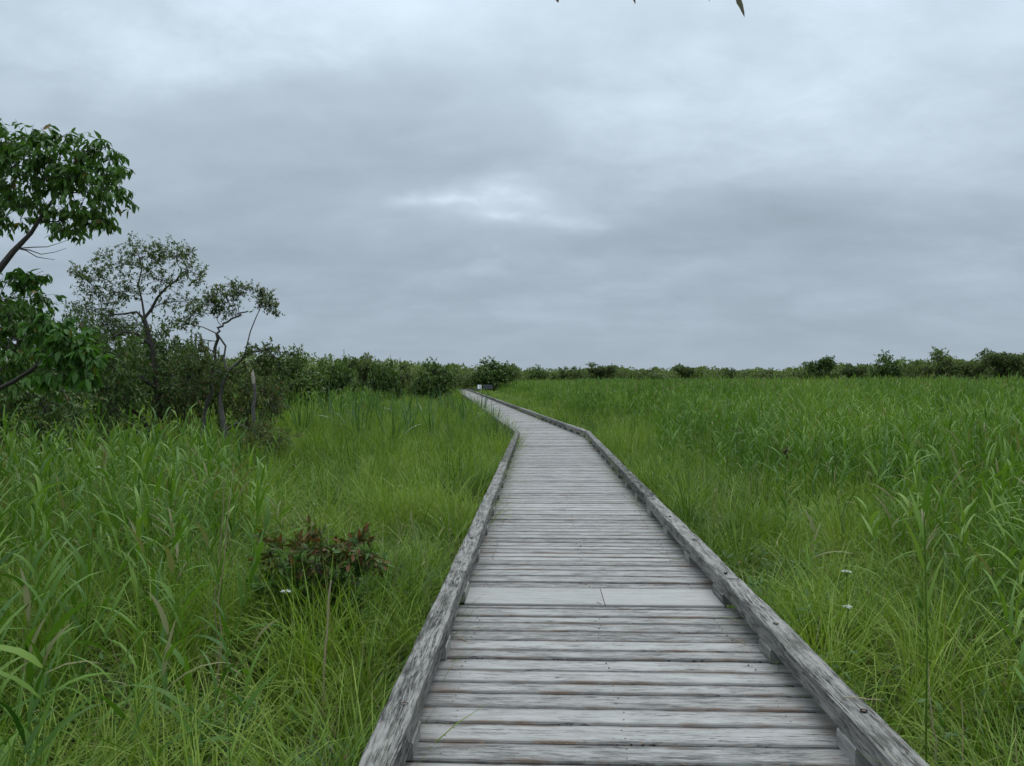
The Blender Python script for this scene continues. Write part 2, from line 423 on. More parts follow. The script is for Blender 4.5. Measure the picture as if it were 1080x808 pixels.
def beam(u2d, r2d, p0, length, z0, z1, w, mat, name, seedv, parent, nseg=None, wob=.004):
    nseg = nseg or max(4, int(length / .07))
    t = np.linspace(0, length, nseg + 1)
    b = .009
    cs = [(-.5, 0, 0), (-.5, 0, .5), (-.5, 0, 1 - b / (z1 - z0)), (-.5, b, 1), (-.17, 0, 1), (.17, 0, 1), (.5, -b, 1), (.5, 0, 1 - b / (z1 - z0)), (.5, 0, .5), (.5, 0, 0)]
    rows = []; uv = []; acc = 0; last = None
    for k, (lx, off, lz) in enumerate(cs):
        jx = (vnoise(t * 2.2 + seedv, t * 0 + k * .35, 1) - .5) * wob * 2.2 + (vnoise(t * 14 + seedv, t * 0 + k * .7, 1, 2) - .5) * wob
        jz = (vnoise(t * 2.5 + seedv, t * 0 + k * .35, 1, 4) - .5) * wob * 1.6 + (vnoise(t * 16 + seedv, t * 0 + k * .7, 1, 6) - .5) * wob * .8
        lat = lx * w + off + jx
        zz = z0 + (z1 - z0) * lz + (jz if lz > 0 else 0 * jz)
        p = p0[None, :] + u2d[None, :] * t[:, None] + r2d[None, :] * lat[:, None]
        rows.append(np.column_stack([p, zz]))
        cur = np.array([lx * w + off, (z1 - z0) * lz])
        if last is not None: acc += np.linalg.norm(cur - last)
        last = cur
        uv.append(np.column_stack([t + seedv * 3.1, np.full(nseg + 1, acc + seedv)]))
    nr = len(cs)
    V = np.stack(rows, 1).reshape(-1, 3); UV = np.stack(uv, 1).reshape(-1, 2)
    F = []
    for i in range(nseg):
        for j in range(nr - 1):
            a = i * nr + j; F.append((a, a + nr, a + nr + 1, a + 1))
        F.append((i * nr + nr - 1, (i + 1) * nr + nr - 1, (i + 1) * nr, i * nr))
    for i in (0, nseg):
        q = i * nr; e = [(q, q + 1, q + 8, q + 9), (q + 1, q + 2, q + 7, q + 8), (q + 2, q + 3, q + 6, q + 7), (q + 3, q + 4, q + 5, q + 6)]
        F += e if i == 0 else [f[::-1] for f in e]
    mb = MB(); mb.add(V, F, tint=(seedv * 5.31) % 1, uv=UV)
    return mb.build(name, mat, parent, smooth=False)

BZ0 = DECK + .083; BZ1 = DECK + .192
def bolt(parent, c, z):
    """a counterbored hole: dark ring and rusty bolt head"""
    mb = MB(); n = 14; th = np.linspace(0, 2 * PI, n, endpoint=False)
    rad = np.stack([np.cos(th), np.sin(th)], 1)
    V = []; 
    for r, dz in ((.017, .0045), (.0135, .0035), (.0115, -.002), (.0115, -.004), (.001, -.004)):
        V.append(np.column_stack([c[None] + rad * r, np.full(n, z + dz)]))
    V = np.concatenate(V); F = []
    for k in range(4):
        for i in range(n): F.append((k * n + i, k * n + (i + 1) % n, (k + 1) * n + (i + 1) % n, (k + 1) * n + i))
    mb.add(V, F); o = mb.build('bolt_hole', M['hole'], parent, smooth=False)
    mb = MB(); n = 6; th = np.linspace(0, 2 * PI, n, endpoint=False) + random.random(); rad = np.stack([np.cos(th), np.sin(th)], 1)
    V = np.concatenate([np.column_stack([c[None] + rad * .0085, np.full(n, z + .0005)]), np.column_stack([c[None] + rad * .0085, np.full(n, z + .0042)]), [[c[0], c[1], z + .0048]]])
    F = [(i, (i + 1) % n, n + (i + 1) % n, n + i) for i in range(n)]
    mb.add(V, F); mb.add(V[n:], [(i, (i + 1) % n, n) for i in range(n)])
    mb.build('bolt_head', M['bolt'], parent, smooth=False)

blocks_left = 98
def rail_run(i, side, s0, s1, joints, block_s, seed0):
    global blocks_left
    a, u, r, L = seg_frame(i)
    rail0 = a + r * side * (HALF_IN + BEAM_W / 2)
    js = [s0] + [j for j in joints if s0 < j < s1] + [s1]
    for k in range(len(js) - 1):
        ln = js[k + 1] - js[k] - .012
        far = i > 0
        yaw = random.uniform(-.0012, .0012)
        uu = norm(u + r * yaw)
        bm = beam(uu, r, rail0 + u * js[k] + r * random.uniform(-.004, .004), ln, BZ0 + random.uniform(-.002, .002), BZ1 + random.uniform(-.004, .004), BEAM_W, M['beam'], 'kerb_beam',
                  seed0 + k * 4.37, boardwalk, nseg=None if not far else max(3, int(ln / .5)), wob=.0055)
        if not far:
            for b in block_s:
                if js[k] < b < js[k + 1] and b < 16: bolt(bm, rail0 + u * b + r * random.uniform(-.012, .012), BZ1)
    restb = MB()
    for b in block_s:
        if not (s0 < b < s1): continue
        ln = .21 * random.uniform(.9, 1.1)
        near = any(abs(b - j) < .3 for j in js[1:-1])
        if near: ln = .3
        p = rail0 + u * (b - ln / 2) - r * side * .004
        if blocks_left > 0:
            beam(u, r, p, ln, DECK + .002, BZ0 - .003, BEAM_W * .97, M['block'], 'spacer_block', random.uniform(0, 60), boardwalk, nseg=4, wob=.002); blocks_left -= 1
        else:
            c0 = p; w2 = BEAM_W * .48; z0, z1 = DECK + .002, BZ0 - .003
            q = [c0 - r * w2, c0 + r * w2, c0 + r * w2 + u * ln, c0 - r * w2 + u * ln]
            V = [(*x, z0) for x in q] + [(*x, z1) for x in q]
            restb.add(V, [(0, 1, 5, 4), (1, 2, 6, 5), (2, 3, 7, 6), (3, 0, 4, 7), (4, 5, 6, 7)])
    return restb

bs1 = [3.0 + 3.32 + 1.175 * k for k in range(-4, 16)]
bs1 = [b for b in bs1 if b < L0 - .3] + [L0 - .2]
jo = [3.0 + 5.67 + 3.85 * k for k in range(-2, 5)]
rail_run(0, -1, 0.0, L0 - .07, jo, bs1, 1.7)
rail_run(0, 1, 0.0, L0 + .05, [j - .12 for j in jo], bs1, 31.3)
rest = MB()
bs2 = [.4 + 1.2 * k for k in range(int(L1 / 1.2))]
jo2 = [3.6 + 3.85 * k for k in range(32)]
for side, sd in ((-1, 61.1), (1, 91.9)):
    rb = rail_run(1, side, .05 if side < 0 else -.05, L1, jo2, bs2, sd)
    if rb.n: rest.v += rb.v; rest.f += [f + rest.n for f in rb.f]; rest.tint += rb.tint; rest.tt += rb.tt; rest.uv += rb.uv; rest.n += rb.n
for side, sd in ((-1, 11.1), (1, 17.9)):
    rb = rail_run(2, side, .05, L2, [4, 8, 12, 16, 20], [.4 + 1.2 * k for k in range(18)], sd)
    if rb.n: rest.v += rb.v; rest.f += [f + rest.n for f in rb.f]; rest.tint += rb.tint; rest.tt += rb.tt; rest.uv += rb.uv; rest.n += rb.n
if rest.n:
    o = rest.build('spacer_blocks', M['block'], boardwalk, smooth=False); o['kind'] = 'stuff'
# under-frame
for i in range(3):
    a, u, r, L = seg_frame(i)
    for lat in (-.95, 0, .95):
        beam(u, r, a + r * lat, L, DECK - .20, DECK - .052, .09, M['under'], 'joist', 5.5 + i + lat, boardwalk, nseg=8, wob=.002)
    sx = .8; pm = MB()
pile_n = 0
for i in range(2):
    a, u, r, L = seg_frame(i)
    sx = .6
    while sx < L and pile_n < 24:
        for lat in (-.85, .85):
            p = a + u * sx + r * lat
            mb = MB(); n = 10; th = np.linspace(0, 2 * PI, n, endpoint=False)
            ring = np.stack([np.cos(th), np.sin(th)], 1) * .06
            V = np.concatenate([np.column_stack([p[None] + ring, np.full(n, z)]) for z in (-.4, DECK - .21)])
            mb.add(V, [(k, (k + 1) % n, n + (k + 1) % n, n + k) for k in range(n)])
            mb.build('pile', M['under'], boardwalk); pile_n += 1
        sx += 1.93 * 2

# ------------------------------------------------------------------ plant pieces
def blades(mb, base, az, length, lean, curve, width, nseg, tint, profile='grass', droop=0.0, z0=0.0, twist=0.0):
    """base (m,3) root points; az azimuth it leans to; lean/curve in radians"""
    m = len(az)
    t = np.linspace(0, 1, nseg + 1)
    th = lean[:, None] + curve[:, None] * t[None, :] ** 1.4
    th = np.minimum(th, 2.9)
    ds = (length / nseg)[:, None]
    hx = np.concatenate([np.zeros((m, 1)), np.cumsum(np.sin((th[:, :-1] + th[:, 1:]) / 2) * ds, 1)], 1)
    hz = np.concatenate([np.zeros((m, 1)), np.cumsum(np.cos((th[:, :-1] + th[:, 1:]) / 2) * ds, 1)], 1)
    ca, sa = np.cos(az)[:, None], np.sin(az)[:, None]
    px = base[:, 0:1] + hx * ca; py = base[:, 1:2] + hx * sa; pz = base[:, 2:3] + hz
    if profile == 'grass': w = np.sqrt(np.maximum(1 - t ** 1.6, 0)) * (.75 + .25 * np.minimum(t * 4, 1))
    elif profile == 'leaf': w = np.minimum(1, (t * 5 + .35)) * np.maximum(1 - t ** 2.2, 0)
    elif profile == 'stem': w = 1 - .55 * t
    w = np.broadcast_to(w, (m, nseg + 1)) * width[:, None] / 2
    tw = twist * (rng.random((m, 1)) - .5) * 2 * t[None, :] + (rng.random((m, 1)) - .5) * .9
    # side vector: horizontal perpendicular, rolled about the blade
    sxv = -sa * np.cos(tw) + ca * np.cos(th) * np.sin(tw)
    syv = ca * np.cos(tw) + sa * np.cos(th) * np.sin(tw)
    szv = -np.sin(th) * np.sin(tw)
    A = np.stack([px - sxv * w, py - syv * w, pz - szv * w], -1)
    B = np.stack([px + sxv * w, py + syv * w, pz + szv * w], -1)
    V = np.stack([A, B], 2)     # m, n+1, 2, 3
    idx = np.arange(m * (nseg + 1) * 2).reshape(m, nseg + 1, 2)
    F = np.stack([idx[:, :-1, 0], idx[:, :-1, 1], idx[:, 1:, 1], idx[:, 1:, 0]], -1).reshape(-1, 4)
    T = np.broadcast_to(tint[:, None, None], idx.shape).ravel()
    TT = np.broadcast_to(t[None, :, None], idx.shape).ravel()
    mb.add(V.reshape(-1, 3), F, tint=T, tt=TT)
    return np.stack([px, py, pz], -1), th

def sedge_tuft(n, rad, hmin, hmax, width, arch=1.0, nseg=5, lod=1.0):
    mb = MB()
    r = rad * np.sqrt(rng.random(n)); a = rng.random(n) * 2 * PI
    base = np.stack([r * np.cos(a), r * np.sin(a), np.full(n, -.03)], 1)
    az = a + rng.normal(0, .9, n)
    L = rng.uniform(hmin, hmax, n) * 1.18
    blades(mb, base, az, L, np.abs(rng.normal(.12, .12, n)), rng.uniform(.3, 1.9, n) * arch, width * rng.uniform(.7, 1.3, n), nseg, rng.random(n), 'grass', twist=.8)
    k = max(4, n // 3)
    r = rad * 1.3 * np.sqrt(rng.random(k)); a = rng.random(k) * 2 * PI
    base = np.stack([r * np.cos(a), r * np.sin(a), rng.uniform(-.02, .06, k)], 1)
    blades(mb, base, rng.random(k) * 2 * PI, rng.uniform(hmin, hmax, k) * .8, rng.uniform(.6, 1.3, k), rng.uniform(.3, 1.2, k), width * rng.uniform(.6, 1.1, k), max(3, nseg - 1), np.where(rng.random(k) < .7, 0.0, rng.random(k)), 'grass', twist=1)
    return mb.mesh('sedge_tuft', M['sedge'])

def reed_plant(h, nleaf, ll, lw, nstems=1, spread=.1, nseg=5, mat='reed', wstem=.006, up=.85):
    mb = MB()
    for k in range(nstems):
        b = np.array([[rng.normal(0, spread), rng.normal(0, spread), -.03]])
        az = rng.random(1) * 2 * PI; hh = h * rng.uniform(.82, 1.08)
        tint = rng.random(1)
        c, th = blades(mb, b, az, np.array([hh]), np.abs(rng.normal(.03, .04, 1)), rng.uniform(.02, .22, 1), np.array([wstem * 1.3]), 7, tint, 'stem')
        blades(mb, b, az + PI / 2, np.array([hh]), np.array([.03]), np.array([.05]), np.array([wstem]), 7, tint, 'stem')
        c = c[0]
        ts = np.linspace(.18, .99, nleaf) + rng.normal(0, .02, nleaf); ts = np.clip(ts, .1, 1)
        pts = np.stack([np.interp(ts * 7, np.arange(8), c[:, j]) for j in range(3)], 1)
        side = (np.arange(nleaf) % 2) * PI + rng.random() * 2 * PI + rng.normal(0, .6, nleaf)
        L = ll * rng.uniform(.65, 1.15, nleaf) * np.interp(ts, [0, .3, .75, 1], [.55, .9, 1.0, .7])
        lean = up * rng.uniform(.35, .85, nleaf) * np.interp(ts, [0, .9, 1], [1.15, .75, .35])
        blades(mb, pts, side, L, lean, rng.uniform(.2, 1.5, nleaf), lw * rng.uniform(.7, 1.25, nleaf), nseg, np.clip(tint + rng.normal(0, .18, nleaf), 0, 1), 'leaf', twist=.9)
    return mb.mesh('reed_stem', M[mat])

def cattail_clump(n, h, w, rad=.12, mat='cattail'):
    mb = MB()
    r = rad * np.sqrt(rng.random(n)); a = rng.random(n) * 2 * PI
    base = np.stack([r * np.cos(a), r * np.sin(a), np.full(n, -.03)], 1)
    L = h * rng.uniform(.6, 1.05, n)
    blades(mb, base, a + rng.normal(0, .5, n), L, np.abs(rng.normal(.07, .08, n)), rng.uniform(0, .45, n) + (rng.random(n) < .12) * 1.4, w * rng.uniform(.8, 1.2, n), 7, rng.random(n), 'grass', twist=1.2)
    return mb.mesh('cattail_leaves', M[mat])

def herb(n, rad, h, leaf):
    mb = MB()
    nst = 6
    for k in range(nst):
        b = np.array([[rng.normal(0, rad * .5), rng.normal(0, rad * .5), -.02]])
        hh = h * rng.uniform(.6, 1.1)
        c, th = blades(mb, b, rng.random(1) * 2 * PI, np.array([hh]), np.abs(rng.normal(.1, .1, 1)), rng.uniform(0, .4, 1), np.array([.004]), 4, rng.random(1) * .3, 'stem')
        m = n // nst; ts = rng.uniform(.25, 1, m)
        pts = np.stack([np.interp(ts * 4, np.arange(5), c[0][:, j]) for j in range(3)], 1)
        blades(mb, pts, rng.random(m) * 2 * PI, leaf * rng.uniform(.6, 1.2, m), rng.uniform(.7, 1.4, m), rng.uniform(.1, .9, m), leaf * .33 * rng.uniform(.7, 1.2, m), 3, rng.random(m), 'leaf')
    return mb.mesh('marsh_herb', M['herb'])

def straw(h, n=3):
    mb = MB()
    base = np.column_stack([rng.normal(0, .06, n), rng.normal(0, .06, n), np.full(n, -.02)])
    blades(mb, base, rng.random(n) * 2 * PI, h * rng.uniform(.6, 1.05, n), np.abs(rng.normal(.06, .07, n)), rng.uniform(0, .35, n), np.full(n, .006), 6, rng.random(n), 'stem')
    k = 4
    bb = base[rng.integers(0, n, k)] + np.column_stack([np.zeros(k), np.zeros(k), rng.uniform(.2, .8, k) * h])
    blades(mb, bb, rng.random(k) * 2 * PI, rng.uniform(.06, .16, k), rng.uniform(.3, 1.2, k), rng.uniform(.3, 1.4, k), np.full(k, .006), 4, rng.random(k), 'leaf')
    return mb.mesh('dry_stalk', M['straw'])

# ------------------------------------------------------------------ scatter by geometry nodes
def scatter(name, meshes, pts, rot, scl, idx, label):
    src = bpy.data.collections.new(name + '_source')
    for me in meshes:
        o = bpy.data.objects.new(me.name, me); src.objects.link(o)
    me = bpy.data.meshes.new(name)
    me.vertices.add(len(pts)); me.vertices.foreach_set('co', pts.astype(np.float32).ravel())
    for nm, arr in (('rot', rot), ('scl', scl)):
        a = me.attributes.new(nm, 'FLOAT_VECTOR', 'POINT'); a.data.foreach_set('vector', arr.astype(np.float32).ravel())
    a = me.attributes.new('idx', 'INT', 'POINT'); a.data.foreach_set('value', idx.astype(np.int32))
    a = me.attributes.new('prnd', 'FLOAT', 'POINT'); a.data.foreach_set('value', rng.random(len(pts)).astype(np.float32))
    o = bpy.data.objects.new(name, me); COL.objects.link(o)
    ng = bpy.data.node_groups.new(name, 'GeometryNodeTree')
    ng.interface.new_socket('Geometry', in_out='INPUT', socket_type='NodeSocketGeometry')
    ng.interface.new_socket('Geometry', in_out='OUTPUT', socket_type='NodeSocketGeometry')
    n = ng.nodes; L = ng.links.new
    gi = n.new('NodeGroupInput'); go = n.new('NodeGroupOutput')
    iop = n.new('GeometryNodeInstanceOnPoints'); ci = n.new('GeometryNodeCollectionInfo')
    ci.inputs['Collection'].default_value = src
    ci.inputs['Separate Children'].default_value = True; ci.inputs['Reset Children'].default_value = True
    iop.inputs['Pick Instance'].default_value = True
    def na(nm, t):
        x = n.new('GeometryNodeInputNamedAttribute'); x.data_type = t; x.inputs['Name'].default_value = nm
        return x.outputs['Attribute']
    L(gi.outputs[0], iop.inputs['Points']); L(ci.outputs[0], iop.inputs['Instance'])
    L(na('idx', 'INT'), iop.inputs['Instance Index'])
    er = n.new('FunctionNodeEulerToRotation'); L(na('rot', 'FLOAT_VECTOR'), er.inputs[0]); L(er.outputs[0], iop.inputs['Rotation'])
    L(na('scl', 'FLOAT_VECTOR'), iop.inputs['Scale'])
    if REALIZE:
        ri = n.new('GeometryNodeRealizeInstances'); L(iop.outputs[0], ri.inputs[0]); L(ri.outputs[0], go.inputs[0])
    else: L(iop.outputs[0], go.inputs[0])
    md = o.modifiers.new('scatter', 'NODES'); md.node_group = ng
    tag(o, label, 'grass' if 'sedge' in name else 'plants', None, 'stuff')
    return o

def wedge_points(n_expect_per_m2, rmin, rmax, half_deg=43, xmin=None):
    """random points in the field of view with a density function of distance"""
    pts = []
    rs = np.geomspace(rmin, rmax, 40)
    for a, b in zip(rs[:-1], rs[1:]):
        area = math.radians(2 * half_deg) / 2 * (b * b - a * a)
        n = rng.poisson(area * n_expect_per_m2((a + b) / 2))
        r = np.sqrt(rng.uniform(a * a, b * b, n)); th = rng.uniform(-1, 1, n) * math.radians(half_deg)
        pts.append(np.stack([r * np.sin(th), r * np.cos(th)], 1))
    return np.concatenate(pts)

REALIZE = True
CAM_BACK = 1.2   # vegetation starts a little behind the camera
def finish(p, tilt=.1):
    z = ground_z(p[:, 0], p[:, 1])
    rot = np.column_stack([rng.normal(0, tilt, len(p)), rng.normal(0, tilt, len(p)), rng.random(len(p)) * 2 * PI])
    return np.column_stack([p, z]), rot

# zones ------------------------------------------------------------
def reed_density(x, y):
    """0..1: where reeds stand"""
    l = path_coord(x, y)
    n = fbm(x, y, 4.5, 21); n2 = fbm(x, y, 1.3, 25)
    d = np.hypot(x, y)
    # right: thin near the path, full from some metres off
    right = np.clip((l - 1.7) / 2.2, 0, 1) ** 1.2
    right = np.where(d > 24, np.clip((l - np.interp(d, [24, 55, 75, 130], [3.0, 3.4, 5.6, 7])) / 2.0, 0, 1), right)
    left_start = np.interp(y, [0, 4, 6, 12, 20, 30, 60], [1.3, 1.5, 2.0, 4.6, 6.2, 7.0, 7.0])
    left = np.clip((-l - left_start) / 1.6, 0, 1)
    left = np.where(y > 11.5, left * np.clip((12.8 - y) / 1.3, .04, 1), left)
    left = np.where(y > 30, np.clip((-l - 6) / 2, 0, 1) * np.clip((fbm(x, y, 9, 31) - .42) * 5, 0, .5), left)
    out = np.where(l > 0, right, left)
    return np.clip(out * np.clip((n - .22) * 3.2, .2, 1) * np.clip((n2 - .2) * 3, .3, 1) * np.where((l < 0) & (y < 9), 2.3, np.where((l > 2.4) & (y < 9), 2.6, 1.15)), 0, 1)

def keep_off_path(p, margin):
    l = np.abs(path_coord(p[:, 0], p[:, 1])); return l > HALF_OUT + margin

def build_grass():
    # --- sedge / fine grass
    ms = [sedge_tuft(44, .08, .35, .85, .007) for _ in range(7)]                    # 0-6 near, fine
    ms += [sedge_tuft(30, .16, .4, .85, .010, .9, 4) for _ in range(4)]               # 7-10 mid
    ms += [sedge_tuft(26, .34, .45, .85, .022, .8, 3) for _ in range(4)]              # 11-14 far
    ms += [sedge_tuft(26, .85, .5, .95, .055, .7, 2) for _ in range(3)]               # 15-17 very far
    for i, me in enumerate(ms): me.name = 'sedge_tuft'
    p = wedge_points(lambda r: 20 if r < 9 else 20 * (9 / r) ** 1.05, 1.0, 24, 46)
    p[:, 1] -= .4
    p2 = wedge_points(lambda r: 7.5 * (24 / r) ** 1.4, 24, 75, 41)
    p3 = wedge_points(lambda r: 1.3 * (75 / r) ** 1.6, 75, 330, 38)
    p = np.concatenate([p, p2, p3])
    p = p[keep_off_path(p, .03)]
    l = path_coord(p[:, 0], p[:, 1]); d = np.hypot(p[:, 0], p[:, 1])
    thin = (reed_density(p[:, 0], p[:, 1]) > .35) & (d < 14) & (rng.random(len(p)) < .18)
    p = p[~thin]; l = l[~thin]; d = d[~thin]
    idx = np.where(d < 11, rng.integers(0, 7, len(p)), np.where(d < 30, rng.integers(7, 11, len(p)), np.where(d < 90, rng.integers(11, 15, len(p)), rng.integers(15, 18, len(p)))))
    idx = np.where((d > 9) & (d < 13) & (rng.random(len(p)) < .5), rng.integers(0, 7, len(p)), idx)
    hfac = np.interp(np.abs(l), [1.05, 1.4, 3, 6, 20], [.8, .88, 1.0, 1.05, 1.1])
    lowc = np.where(l < 0, np.interp(d, [0, 15, 22, 40], [1, 1, 1.12, 1.1]), 1.0)
    hfac = hfac * lowc * np.maximum(.74, .2 + 1.5 * fbm(p[:, 0], p[:, 1], 1.5, 41)) * rng.uniform(.8, 1.2, len(p))
    rd = reed_density(p[:, 0], p[:, 1])
    hfac *= 1 + .12 * rd
    hfac = np.where((l < 0) & (l > -3.2) & (p[:, 1] > 20.5), np.maximum(hfac, 1.18 * rng.uniform(.85, 1.15, len(p))), hfac)
    far_low = (l > 0) & (l < 5.5) & (p[:, 1] > 62)
    hfac = np.where(far_low, hfac * .62, hfac)
    wf = rng.uniform(.85, 1.3, len(p))
    scl = np.column_stack([wf, wf, hfac])
    pts, rot = finish(p, .13)
    scatter('sedge_grass', ms, pts, rot, scl, idx, 'lush yellow green sedge and fine grass covering the marsh')
    print('sedge', len(pts))
    # --- reeds
    ms = [reed_plant(1.55, 12, .36, .024) for _ in range(8)]                                    # 0-7 near
    ms += [reed_plant(1.6, 9, .36, .024, 3, .18, 4, wstem=.008) for _ in range(4)]              # 8-11 mid
    ms += [reed_plant(1.7, 7, .42, .036, 9, .42, 3, wstem=.014, up=.6) for _ in range(4)]                # 12-15 far
    ms += [reed_plant(1.8, 5, .6, .08, 14, 1.0, 2, wstem=.03, up=.6) for _ in range(3)]                # 16-18
    for i, me in enumerate(ms): me.name = 'reed_stem'
    p = wedge_points(lambda r: 17 if r < 9 else 17 * (9 / r) ** 1.25, 1.6, 26, 46)
    p2 = wedge_points(lambda r: 4.2 * (26 / r) ** 1.45, 26, 80, 41)
    p3 = wedge_points(lambda r: .8 * (80 / r) ** 1.7, 80, 320, 38)
    p = np.concatenate([p, p2, p3]); p = p[keep_off_path(p, .25)]
    rd = reed_density(p[:, 0], p[:, 1])
    p = p[rng.random(len(p)) < rd]
    l = path_coord(p[:, 0], p[:, 1]); d = np.hypot(p[:, 0], p[:, 1])
    # keep the bushes' feet and the line to the sign clear
    idx = np.where(d < 13, rng.integers(0, 8, len(p)), np.where(d < 32, rng.integers(8, 12, len(p)), np.where(d < 95, rng.integers(12, 16, len(p)), rng.integers(16, 19, len(p)))))
    base = np.where(l > 0, np.interp(l, [1.3, 3, 6, 15, 40], [.6, .86, 1.05, 1.1, 1.13]), np.interp(-l, [1.5, 3, 6, 20], [.7, .92, 1.04, 1.05]))
    base = np.where(l < 0, base * np.interp(p[:, 1], [5, 12], [1.02, .80]), base)
    base = np.where((l < 0) & (d > 24), .85, base)
    hs = base * (.82 + .36 * fbm(p[:, 0], p[:, 1], 5, 51)) * rng.uniform(.82, 1.1, len(p))
    scl = np.column_stack([rng.uniform(.9, 1.15, len(p))] * 2 + [hs])
    pts, rot = finish(p, .09)
    scatter('reed_bed', ms, pts, rot, scl, idx, 'tall blue green reeds with broad arching leaves on both sides of the boardwalk')
    print('reed', len(pts))
    # --- herbs (low leafy filler)
    ms = [herb(54, .16, .42, .07) for _ in range(5)]
    for me in ms: me.name = 'marsh_herb'
    p = wedge_points(lambda r: 7.5 if r < 9 else 7.5 * (9 / r) ** 1.5, 1.0, 20, 46)
    p = p[keep_off_path(p, .08)]; q = fbm(p[:, 0], p[:, 1], 1.8, 61); p = p[rng.random(len(p)) < np.clip((q - .35) * 4, .05, 1)]
    pts, rot = finish(p, .1); s = rng.uniform(.7, 1.25, len(p))
    scatter('marsh_herbs', ms, pts, rot, np.column_stack([s, s, s]), rng.integers(0, 5, len(p)), 'small leafy marsh herbs among the fine grass near the boardwalk')
    # --- dry stalks
    ms = [straw(1.1) for _ in range(6)]
    for me in ms: me.name = 'dry_stalk'
    p = wedge_points(lambda r: 3.0 if r < 9 else 3.0 * (9 / r) ** 1.1, 1.8, 45, 46)
    p = p[keep_off_path(p, .12)]; q = fbm(p[:, 0], p[:, 1], 2.5, 71); p = p[rng.random(len(p)) < np.clip((q - .35) * 3, .05, 1)]
    pts, rot = finish(p, .16)
    d = np.hypot(p[:, 0], p[:, 1]); w = np.interp(d, [0, 8, 40], [1, 1.1, 2.2])
    scatter('dry_stalks', ms, pts, rot, np.column_stack([w, w, rng.uniform(.4, 1.05, len(p))]), rng.integers(0, 6, len(p)), 'thin straw coloured dead stalks standing among the living grass')
build_grass()

# ------------------------------------------------------------------ trees
def tube(mb, pts, rad, sides=7, tint=.5, rough=.12):
    pts = np.asarray(pts, float); rad = np.asarray(rad, float); n = len(pts)
    tg = norm(np.gradient(pts, axis=0))
    ref = np.array([0.31, .17, .93]); 
    a = norm(np.cross(tg, ref)); b = np.cross(tg, a)
    th = np.linspace(0, 2 * PI, sides, endpoint=False)
    rr = rad[:, None] * (1 + rough * rng.normal(0, .6, (n, sides)))
    V = pts[:, None] + (a[:, None] * np.cos(th)[None, :, None] + b[:, None] * np.sin(th)[None, :, None]) * rr[..., None]
    idx = np.arange(n * sides).reshape(n, sides)
    F = np.stack([idx[:-1], np.roll(idx[:-1], -1, 1), np.roll(idx[1:], -1, 1), idx[1:]], -1).reshape(-1, 4)
    mb.add(V.reshape(-1, 3), F, tint=tint)

def crook(p0, p1, n=6, amp=.12, up=0.0):
    p0 = np.asarray(p0, float); p1 = np.asarray(p1, float); L = np.linalg.norm(p1 - p0)
    t = np.linspace(0, 1, n + 1)[:, None]
    off = rng.normal(0, 1, (n + 1, 3)) * amp * L * .35
    off = np.cumsum(off, 0) * .5; off = off - off[0] * (1 - t) - off[-1] * t
    q = p0 + (p1 - p0) * t + off
    q[:, 2] += up * L * np.sin(t[:, 0] * PI)
    return q

def crookify(pts, amp=.03):
    pts = np.asarray(pts); n = len(pts); t = np.linspace(0, n - 1, (n - 1) * 3 + 1)
    q = np.stack([np.interp(t, np.arange(n), pts[:, a]) for a in range(3)], 1)
    q[1:-1] += rng.normal(0, amp, (len(q) - 2, 3)) * (1, 1, .5); return q

def leaves(mb, pts, dirs, size, wr=.5, droop=.3, tint=None):
    """pointed oval leaves with a fold along the midrib; pts (n,3) stalk points, dirs (n,3) growing direction"""
    n = len(pts)
    d = norm(dirs + np.array([0, 0, -droop]) + rng.normal(0, .25, (n, 3)))
    up = norm(np.array([0, 0, 1.0]) + rng.normal(0, .55, (n, 3)))
    s = norm(np.cross(d, up)); u = np.cross(s, d)
    L = (size * rng.uniform(.6, 1.15, n))[:, None]; W = L * wr * .5; fold = W * rng.uniform(.1, .6, (n, 1))
    base = pts
    curl = L * rng.uniform(.0, .22, (n, 1))
    v0 = base
    v1 = base + d * L * .35 + s * W * .95 + u * fold
    v2 = base + d * L * .35
    v3 = base + d * L * .35 - s * W * .95 + u * fold
    v4 = base + d * L * .7 + s * W * .7 + u * fold * .7 - u * curl * .4
    v5 = base + d * L * .7 - u * curl * .4
    v6 = base + d * L * .7 - s * W * .7 + u * fold * .7 - u * curl * .4
    v7 = base + d * L - u * curl
    V = np.stack([v0, v1, v2, v3, v4, v5, v6, v7], 1).reshape(-1, 3)
    i = np.arange(n)[:, None] * 8
    T3 = np.concatenate([i + np.array([[0, 2, 1]]), i + np.array([[0, 3, 2]]), i + np.array([[4, 5, 7]]), i + np.array([[5, 6, 7]])])
    Q = np.concatenate([i + np.array([[1, 2, 5, 4]]), i + np.array([[2, 3, 6, 5]])])
    tn = rng.random(n) if tint is None else tint
    TT = np.repeat(tn, 8)
    k = mb.n
    mb.add(V, Q, tint=TT)
    # triangles share the same vertices
    fq = np.concatenate([T3 + k, np.full((len(T3), 1), -1)], 1)
    mb.f.append(fq)

